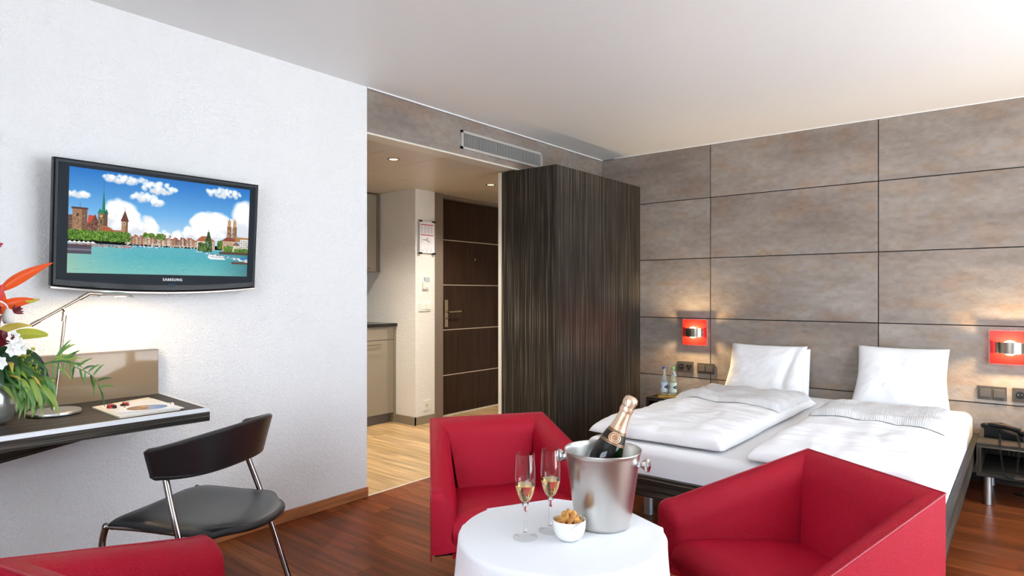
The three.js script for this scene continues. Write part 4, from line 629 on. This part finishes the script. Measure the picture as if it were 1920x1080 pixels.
  const nt = canvasTex(512, 64, (c, w, h) => { c.fillStyle = '#d7a98a'; c.fillRect(0, 0, w, h); c.fillStyle = '#6e4a36'; c.font = 'bold 44px serif'; c.textAlign = 'center'; c.textBaseline = 'middle'; c.fillText('DEMOISELLE', w / 2, h / 2 + 2); });
  const ng = gridGeo(4, 16, (u, v) => { const a = 0.5 + (0.5 - u) * -0.62, y = mix(0.207, 0.25, v), r = (y < 0.212 ? mix(0.0218, 0.0206, (y - 0.207) / 0.005) : y < 0.228 ? mix(0.0206, 0.0178, (y - 0.212) / 0.016) : mix(0.0178, 0.0162, (y - 0.228) / 0.022)) + 0.0006; return V(Math.sin(a) * r, y, Math.cos(a) * r); });
  { const uv = ng.attributes.uv; for (let i = 0; i < uv.count; i++) { const a = uv.getX(i), b = uv.getY(i); uv.setXY(i, b, 1 - a); } }
  mesh('neck_lettering', ng, std({ map: nt, metalness: 0.5, roughness: 0.36 }), fo);
}
const BW = [-0.866, -1.29];
{
  const t = solo('snack_bowl', lathe([[0, 0.002], [0.018, 0], [0.022, 0.0005], [0.033, 0.009], [0.039, 0.024], [0.0405, 0.038], [0.0402, 0.0485], [0.039, 0.0495], [0.0375, 0.048], [0.0372, 0.036], [0.034, 0.02], [0.024, 0.01], [0, 0.008]], 64), M.porcelain, 'small white porcelain bowl of nuts on the cloth', 'bowl'); t.position.set(BW[0], TY + 0.0022, BW[1]);
  const nm = [[0.50, 0.235, 0.05], [0.60, 0.30, 0.075], [0.42, 0.17, 0.035]].map((c) => { const n = fbm(10, 10, 3, 71 + c[0] * 10); return std({ color: lin(...c), roughness: 0.6, bumpMap: tex(128, 128, (u, v) => n(u, v), 1, 1, false), bumpScale: 0.0015 }); });
  const ng = [0, 1, 2].map((k) => { const g = new THREE.SphereGeometry(0.0072, 16, 12), p = g.attributes.position; for (let i = 0; i < p.count; i++) { const x = p.getX(i), y = p.getY(i), z = p.getZ(i), s = 1 + 0.22 * perlin.noise(x * 260 + k * 9, y * 260, z * 260); p.setXYZ(i, x * s * 1.3, y * s, z * s); } g.computeVertexNormals(); return g; });
  let k = 0;
  for (const [n, R, y] of [[11, 0.029, 0.042], [7, 0.0185, 0.049], [1, 0, 0.047], [5, 0.012, 0.0585], [1, 0, 0.063], [9, 0.022, 0.034]]) for (let i = 0; i < n; i++) { const a = i / Math.max(n, 1) * 6.283 + y * 90; const m = solo('nut', ng[k % 3], nm[(k * 7) % 3], 'golden roasted nut heaped in the small white bowl', 'nut', 'nuts in the white bowl'); m.position.set(BW[0] + Math.cos(a) * R, TY + y + 0.0022 + rr(-0.002, 0.002), BW[1] + Math.sin(a) * R); m.rotation.set(rr(0, 6), rr(0, 6), rr(0, 6)); k++; }
  const s = thing('snack_spoon', 'small steel spoon hooked over the rim of the white bowl', 'spoon', [BW[0], TY + 0.0022, BW[1]], Math.atan2(0.6295, 0.777));
  mesh('handle', gridGeo(6, 24, (u, v) => { const c = new THREE.CatmullRomCurve3([V(0.03, 0.067, 0.022), V(0.029, 0.056, 0.028), V(0.0235, 0.0505, 0.0345), V(0.008, 0.044, 0.0425), V(-0.004, 0.034, 0.0455), V(-0.007, 0.031, 0.046)]), p = c.getPoint(v), w = mix(0.0016, 0.0042, v) * (v > 0.96 ? 0.7 : 1); return p.add(V((u - 0.5) * w * 1.2, (u - 0.5) * w * 1.6, 0.0005)); }), std({ color: lin(0.62, 0.6, 0.58), metalness: 1, roughness: 0.15, side: THREE.DoubleSide }), s);
}

// ---------------------------------------------------------------- bed
{
  const t = thing('bed_frame', 'low double bed frame of dark striped wood on silver legs', 'bed', [0, 0, 0]);
  const x0 = -1.865, x1 = -0.235, z0 = ZB + 0.004, z1 = -2.835;
  mesh('rail', box(x0, x1, 0.2, 0.302, z1 - 0.03, z1, { grain: 'x', r: 0.002 }), M.zebrano, t);
  mesh('rail', box(x1 - 0.03, x1, 0.2, 0.302, z0, z1 - 0.0302, { grain: 'z', r: 0.002, off: [0.1, 0.3] }), M.zebrano, t);
  mesh('rail', box(x0, x0 + 0.03, 0.2, 0.302, z0, z1 - 0.0302, { grain: 'z', r: 0.002, off: [0.2, 0.1] }), M.zebrano, t);
  mesh('slat_base', box(x0 + 0.03, x1 - 0.03, 0.205, 0.25, z0, z1 - 0.03), M.black, t);
  for (const x of [-1.6, -0.5]) for (const z of [-3.16, -4.75]) mesh('leg', [cyl(0.026, 0.026, 0.2, x, 0.105, z, 28), cyl(0.028, 0.028, 0.008, x, 0.005, z, 28)], M.alu, t);
  // mattress under a white fitted sheet
  const m0 = -1.832, m1 = -0.268, a0 = ZB + 0.01, a1 = -2.868;
  const g = new RoundedBoxGeometry(m1 - m0, 0.188, a1 - a0, 8, 0.05), p = g.attributes.position;
  g.translate((m0 + m1) / 2, 0.251 + 0.094, (a0 + a1) / 2);
  solo('mattress', triUV(g), M.sheet, 'wide white sheeted mattress on the dark bed frame', 'mattress');
}
function closedPad(nu, nv, top, bot) { const a = gridGeo(nu, nv, top), b = gridGeo(nu, nv, bot); a.index.array.reverse(); const g = mergeVertices(mergeGeometries([a, b].map((q) => { q.deleteAttribute('normal'); q.deleteAttribute('uv'); return q; })), 1e-5); g.computeVertexNormals(); return triUV(g); }
const MY = 0.439;
function duvet(label, x0, x1, zf, zh, flapZ, sd, stripe) {
  const t = thing('duvet', label, 'duvet', [0, 0, 0], 0, 'folded duvets on the bed');
  const N = (x, z, k) => perlin.noise(x * k + sd, z * k * 1.2, sd * 3.7);
  const edgeX = (v, s) => 0.014 * N(s * 3, v * 2.3, 2.1), edgeZ = (u, s) => 0.02 * N(u * 2, s * 5, 1.7);
  const place = (u, v, up) => {
    const U = 2 * u - 1, W = 2 * v - 1; const X = mix(x0, x1, u) + edgeX(v, U) * Math.abs(U), Z = mix(zf, zh, v) + edgeZ(u, W) * Math.abs(W);
    const e = Math.pow(Math.max(0, 1 - Math.pow(Math.abs(U), 9)), 0.45) * Math.pow(Math.max(0, 1 - Math.pow(Math.abs(W), 12)), 0.45);
    const th = 0.076 + 0.012 * N(X, Z, 2.2) + 0.014 * (1 - v);
    const wr = 0.012 * N(X * 1.2, Z * 0.5, 6) + 0.011 * N(X * 0.5 + Z * 0.6, Z * 2.6, 5) + 0.004 * N(X, Z, 17) + 0.004 * Math.abs(N(X * 0.6 + Z, Z - X, 9));
    return V(X, MY + 0.003 + (up ? e * (th + wr) + (1 - e) * 0.02 : (1 - e) * 0.02), Z);
  };
  mesh('duvet_body', closedPad(76, 110, (u, v) => place(u, v, true), (u, v) => place(u, v, false)), M.linen, t);
  // turned-back head end: reverse side uppermost
  const fl = (u, v, up) => {
    const U = 2 * u - 1, W = 2 * v - 1, X = mix(x0 + 0.025, x1 - 0.02, u) + 0.012 * N(U, v, 2), Z = mix(flapZ + 0.02 * N(u * 3, 1, 1.3) + 0.07 * (u - 0.5), zh + 0.012, v);
    const q = place(clamp((X - x0) / (x1 - x0), 0.02, 0.98), clamp((Z - zf) / (zh - zf), 0.02, 0.975), true);
    const e = Math.pow(Math.max(0, 1 - Math.pow(Math.abs(U), 14)), 0.5) * Math.pow(Math.max(0, 1 - Math.pow(Math.abs(W), 16)), 0.5);
    return V(X, q.y + (up ? 0.004 + e * (0.032 + 0.012 * N(X, Z * 2, 7) + 0.005 * Math.abs(N(X * 1.5, Z, 14))) : -0.004), Z);
  };
  mesh('turned_back_end', closedPad(56, 30, (u, v) => fl(u, v, true), (u, v) => fl(u, v, false)), M.stripe, t);
}
duvet('folded white duvet on the wardrobe side of the bed', -1.83, -1.10, -2.92, -4.58, -3.90, 1.3);
duvet('folded white duvet behind the front armchair, with striped turned-back end', -0.975, -0.285, -2.86, -4.36, -3.76, 5.1);
function pillow(label, cx, w, h, zt, sd, tuck) {
  const t = thing('pillow', label, 'pillow', [cx, MY + 0.004, -4.70], 0, 'pillows leaning on the headboard wall');
  const N = (a, b, k) => perlin.noise(a * k + sd, b * k, sd);
  const P = (u, v, s) => {
    const U = 2 * u - 1, W = 2 * v - 1, m = Math.pow(Math.max(0, 1 - U * U * U * U), 0.5) * Math.pow(Math.max(0, 1 - W * W * W * W), 0.5);
    const pinX = 1 - 0.045 * (1 - W * W) * 1, pinY = 1 - 0.05 * (1 - U * U);
    const X = U * w / 2 * pinX * (W < 0 ? 1 - 0.06 * W : 1), Y = W * h / 2 * pinY;
    let th = m * (0.062 + 0.014 * N(U, W, 1.6)) + 0.004 * (N(U * 0.6 + W, W - U, 5) * m) + 0.005 * m * Math.abs(N(U, W * 0.4, 7)) * (W < 0 ? 1 : 0.4);
    if (tuck) { const c = U - 0.62 - 0.18 * W; th += s > 0 ? -0.020 * Math.exp(-c * c * 60) * m + 0.003 * N(U * 2 + W, W * 2 - U, 4) * Math.exp(-c * c * 14) * m : 0; }
    return V(X, Y, s * th);
  };
  const g = closedPad(56, 44, (u, v) => P(u, v, 1), (u, v) => P(u, v, -1)); { /* outward faces */ }
  g.rotateX(-0.42); g.computeBoundingBox(); g.translate(0, -g.boundingBox.min.y, -g.boundingBox.min.z + (ZB + 0.004 + 4.70));
  const m = mesh('case', g, M.linen, t);
  if (tuck) { const f = closedPad(20, 30, (u, v) => fl(u, v, 1), (u, v) => fl(u, v, -1)); function fl(u, v, s) { const U = 2 * u - 1, W = 2 * v - 1, mm = Math.sqrt(Math.max(0, 1 - U ** 4)) * Math.sqrt(Math.max(0, 1 - W ** 4)); return V(w / 2 - 0.05 + u * 0.085 - 0.02 * (W * 0.5 + 0.5), W * h / 2 * 0.93, -0.035 + s * mm * 0.03); } f.rotateX(-0.38); f.computeBoundingBox(); f.translate(0, -f.boundingBox.min.y, -f.boundingBox.min.z + (ZB + 0.006 + 4.70)); mesh('case_flap', f, M.linen, t); }
  return t;
}
pillow('white pillow with a creased side leaning behind the wardrobe-side duvet', -1.535, 0.56, 0.40, 0, 2.2, true);
pillow('smooth white pillow leaning beside the right-hand wall lamp', -0.655, 0.535, 0.43, 0, 7.4, false);

// ---------------------------------------------------------------- bedside tables
function bedside(label, x0, x1, zf, lab2) {
  const t = thing('bedside_table', label, 'bedside table', [0, 0, 0], 0, 'dark wood bedside tables'), zb = ZB + 0.016, y0 = 0.163, y1 = 0.352;
  mesh('top', box(x0, x1, y1 - 0.026, y1, zb, zf, { grain: 'x', r: 0.001 }), M.zebrano, t); mesh('bottom', box(x0, x1, y0, y0 + 0.024, zb, zf, { grain: 'x', r: 0.001, off: [0.2, 0] }), M.zebrano, t);
  for (const x of [x0, x1 - 0.022]) mesh('side', box(x, x + 0.022, y0 + 0.024, y1 - 0.026, zb, zf, { r: 0.001 }), M.zebrano, t);
  mesh('back', box(x0 + 0.022, x1 - 0.022, y0 + 0.024, y1 - 0.026, zb, zb + 0.012), M.zebrano, t);
  for (const x of [x0 + 0.05, x1 - 0.05]) for (const z of [zf - 0.04, zb + 0.05]) mesh('leg', cyl(0.019, 0.019, y0 - 0.001, x, (y0 - 0.001) / 2 + 0.001, z, 24), M.alu, t);
}
bedside('dark wood bedside table under the telephone', -0.222, 0.29, -4.475);
bedside('dark wood bedside table under the two water bottles', -2.42, -1.9, -4.73);
{ // telephone
  const t = thing('telephone', 'black corded telephone on the right bedside table', 'telephone', [-0.085, 0.3525, -4.76], 1.35);
  const body = shapeGeo([[-0.09, 0], [0.09, 0], [0.09, 0.05], [0.06, 0.056], [-0.075, 0.02], [-0.09, 0.014]], 0.19, 0.004, 2); body.rotateY(-Math.PI / 2); body.translate(0.095, 0.004, 0); body.rotateY(Math.PI);
  const pb = phys({ color: lin(0.006, 0.006, 0.006), roughness: 0.45, specularIntensity: 0.35 }); mesh('base', body, pb, t);
  const hs = tube([V(-0.075, 0.052, 0.095), V(-0.075, 0.074, 0.06), V(-0.073, 0.085, 0.0), V(-0.075, 0.086, -0.06), V(-0.075, 0.07, -0.1)], 0.018, 30, 12).scale(1.0, 0.8, 1); const hd = mesh('handset', [hs, new THREE.SphereGeometry(0.026, 18, 12).scale(1, 0.7, 1.1).translate(-0.075, 0.046, 0.088), new THREE.SphereGeometry(0.026, 18, 12).scale(1, 0.7, 1.1).translate(-0.075, 0.06, -0.088)], pb, t);
  const kg = box(-0.008, 0.008, 0, 0.005, -0.006, 0.006, { r: 0.002 }); for (let i = 0; i < 3; i++) for (let j = 0; j < 4; j++) { const k = mesh('key', kg, M.greyPlastic2, t); k.position.set(0.0 + i * 0.022, 0.033 + (3 - j) * 0.008, 0.05 - j * 0.02); k.rotation.x = 0.22; }
  // coiled cord in a loop over the table edge
  const c = new THREE.CatmullRomCurve3([V(-0.06, 0.03, 0.10), V(-0.052, 0.018, 0.2), V(-0.05, 0.008, 0.292), V(-0.045, -0.06, 0.304), V(-0.022, -0.165, 0.304), V(0.01, -0.17, 0.304), V(0.03, -0.07, 0.304), V(0.035, 0.008, 0.292), V(0.03, 0.018, 0.2), V(0.02, 0.03, 0.1)]);
  const pts = []; for (let k = 0; k <= 700; k++) { const v = k / 700, p = c.getPoint(v), d = c.getTangent(v), s = d.clone().cross(V(0.3, 0.2, 1)).normalize(), n = s.clone().cross(d).normalize(), a = v * 2 * Math.PI * 88; pts.push(p.addScaledVector(s, Math.cos(a) * 0.0042).addScaledVector(n, Math.sin(a) * 0.0042)); }
  mesh('cord', new THREE.TubeGeometry(new THREE.CatmullRomCurve3(pts), 1400, 0.0013, 4).translate(0.02, 0, 0).rotateY(-1.35), M.black, t);
  const np = thing('note_pad', 'pale note pad beside the telephone', 'note pad', [0.055, 0.3525, -4.63], 0.3); mesh('sheets', box(-0.045, 0.045, 0, 0.006, -0.07, 0.07), std({ color: lin(0.78, 0.70, 0.5), roughness: 0.7 }), np); mesh('cover', box(-0.046, 0.046, 0.006, 0.008, -0.071, 0.071), M.white, np);
  solo('floor_cable', tube([V(0.0, 0.3, ZB + 0.03), V(-0.01, 0.12, ZB + 0.04), V(0.03, 0.012, ZB + 0.12), V(-0.06, 0.006, ZB + 0.22), V(0.1, 0.006, ZB + 0.28), V(0.2, 0.006, ZB + 0.12)], 0.004, 60, 6), M.black, 'black cable on the floor under the telephone table', 'cable');
}
{ // water bottles on a yellow napkin
  const ny = 0.353, np = solo('yellow_napkin', box(-0.08, 0.08, 0, 0.003, -0.06, 0.06), std({ color: lin(0.62, 0.36, 0.03), roughness: 0.8 }), 'yellow napkin under the two water bottles', 'napkin'); np.position.set(-2.30, ny, -4.885); np.rotation.y = 0.5;
  const lab = canvasTex(256, 256, (c, w, h) => { c.fillStyle = '#dfe9ee'; c.fillRect(0, 0, w, h); for (let k = 0; k < 2; k++) { const cx = 64 + k * 128; c.fillStyle = '#20285a'; c.beginPath(); c.arc(cx, 120, 44, 0, 6.3); c.fill(); c.beginPath(); c.moveTo(cx - 16, 90); c.lineTo(cx, 50); c.lineTo(cx + 16, 90); c.fill(); c.fillStyle = '#aeb8d8'; c.fillRect(cx - 28, 114, 56, 9); } });
  const bottle = (x, z, cap, tint, ring, label) => {
    const t = thing('water_bottle', label, 'bottle', [x, ny + 0.0034, z], 0, 'water bottles on the bedside table');
    mesh('glass', lathe([[0, 0.003], [0.024, 0], [0.029, 0.005], [0.03, 0.02], [0.03, 0.12], [0.026, 0.145], [0.0155, 0.17], [0.0125, 0.185], [0.0122, 0.222], [0, 0.222]], 36), phys({ color: tint, transmission: 0.85, thickness: 0.03, ior: 1.33, roughness: 0.02 }), t);
    mesh('cap', cyl(0.0138, 0.0138, 0.016, 0, 0.229, 0, 20), std({ color: cap, roughness: 0.35 }), t);
    const lm = std({ map: lab, color: tint, roughness: 0.5 }); mesh('label', new THREE.CylinderGeometry(0.0306, 0.0306, 0.078, 32, 1, true).translate(0, 0.07, 0), lm, t);
    if (ring) mesh('neck_tag', gridGeo(8, 6, (u, v) => V(0.013 + 0.002 * v + 0.004, 0.205 - v * 0.04, 0.0) .add(V((u - 0.5) * 0.026 * (0.6 + v), 0, 0.0135 - Math.abs(u - 0.5) * 0.006))), std({ color: lin(0.8, 0.8, 0.78), roughness: 0.6, side: THREE.DoubleSide }), t);
  };
  bottle(-2.335, -4.885, lin(0.03, 0.07, 0.22), lin(0.85, 0.93, 0.98), false, 'water bottle with blue cap on the yellow napkin');
  bottle(-2.262, -4.895, lin(0.10, 0.45, 0.13), lin(0.85, 0.97, 0.86), true, 'water bottle with green cap and white neck tag');
}

// ---------------------------------------------------------------- red glass wall lamps, sockets and switches by the bed
function sconce(x, y, label) {
  const t = thing('wall_lamp', label, 'wall lamp', [x, y, ZB + 0.002], 0, 'red glass wall lamps over the bedside tables');
  mesh('mount', box(-0.045, 0.045, -0.04, 0.04, 0, 0.02), M.alu, t);
  const pl = mesh('clear_plate', box(-0.109, 0.109, -0.109, 0.109, 0.02, 0.0255, { r: 0.001 }), phys({ color: 0xffffff, transmission: 0.9, thickness: 0, roughness: 0.03, ior: 1.45 }), t);
  mesh('red_plate', box(-0.101, 0.101, -0.103, 0.103, 0.026, 0.0295), phys({ color: lin(0.72, 0.008, 0.006), roughness: 0.16, transmission: 0.25, thickness: 0 }), t);
  const band = (r, rev) => { const g = new THREE.CylinderGeometry(r, r, 0.07, 48, 1, true, -Math.PI / 2, Math.PI); g.scale(1, 1, 0.8); g.translate(0, 0, 0.031); if (rev) g.index.array.reverse(); return g; };
  mesh('metal_band', [band(0.078), band(0.0765, true)], std({ color: lin(0.42, 0.38, 0.31), metalness: 1, roughness: 0.24, side: THREE.DoubleSide }), t);
  mesh('frosted_bulb', new THREE.SphereGeometry(1, 36, 24).scale(0.044, 0.047, 0.024).translate(0, 0, 0.062), std({ color: lin(0.9, 0.86, 0.78), roughness: 0.6, emissive: lin(1, 0.76, 0.42), emissiveIntensity: 5 }), t);
  const l = new THREE.PointLight(lin(1, 0.72, 0.38), 1.9, 0, 2); l.position.set(0, 0, 0.062); l.castShadow = true; l.shadow.radius = 0.9; t.add(l);
}
sconce(-2.128, 0.879, 'red glass wall lamp above the water bottles');
sconce(-0.079, 0.862, 'red glass wall lamp above the telephone table');
function plate(kind, x0, x1, y0, y1, label) {
  const t = thing(kind === 'socket' ? 'wall_socket' : 'light_switch', label, kind === 'socket' ? 'socket' : 'switch', [(x0 + x1) / 2, (y0 + y1) / 2, ZB]), w = (x1 - x0) / 2, h = (y1 - y0) / 2;
  mesh('plate', box(-w, w, -h, h, 0, 0.009, { r: 0.002 }), M.greyPlastic, t);
  for (const s of [-1, 1]) {
    const cx = s * w * 0.46;
    if (kind === 'switch') mesh('rocker', box(cx - w * 0.36, cx + w * 0.36, -h * 0.56, h * 0.56, 0.009, 0.0135, { r: 0.0015 }), M.greyPlastic2, t);
    else if (s < 0) { const g = new THREE.CylinderGeometry(0.023, 0.023, 0.002, 28); g.rotateX(Math.PI / 2); g.translate(cx, 0, 0.0098); const d = mesh('recess', g, M.black, t); mesh('contact', [-1, 1].map((q) => new THREE.SphereGeometry(0.0026, 8, 6).translate(cx + q * 0.009, 0.001, 0.011)), M.alu, d); }
    else for (let k = 0; k < 3; k++) { const a = k * 2.094 + 0.5, g = new THREE.CylinderGeometry(0.0125, 0.0125, 0.002, 6); g.rotateX(Math.PI / 2); g.translate(cx + Math.cos(a) * 0.0155, Math.sin(a) * 0.0155, 0.0098); mesh('recess', g, M.black, t); }
  }
}
plate('socket', -2.289, -2.148, 0.541, 0.631, 'dark grey double socket on the panelled wall above the water bottles');
plate('switch', -2.115, -1.971, 0.541, 0.627, 'dark grey double switch beside the left pillow');
plate('switch', -0.244, -0.096, 0.524, 0.611, 'dark grey double switch beside the right pillow');
plate('socket', -0.07, 0.075, 0.524, 0.612, 'dark grey double socket above the telephone');

scene.traverse((o) => { if (o.isMesh) { o.castShadow = true; o.receiveShadow = true; } });
renderer.render(scene, camera);
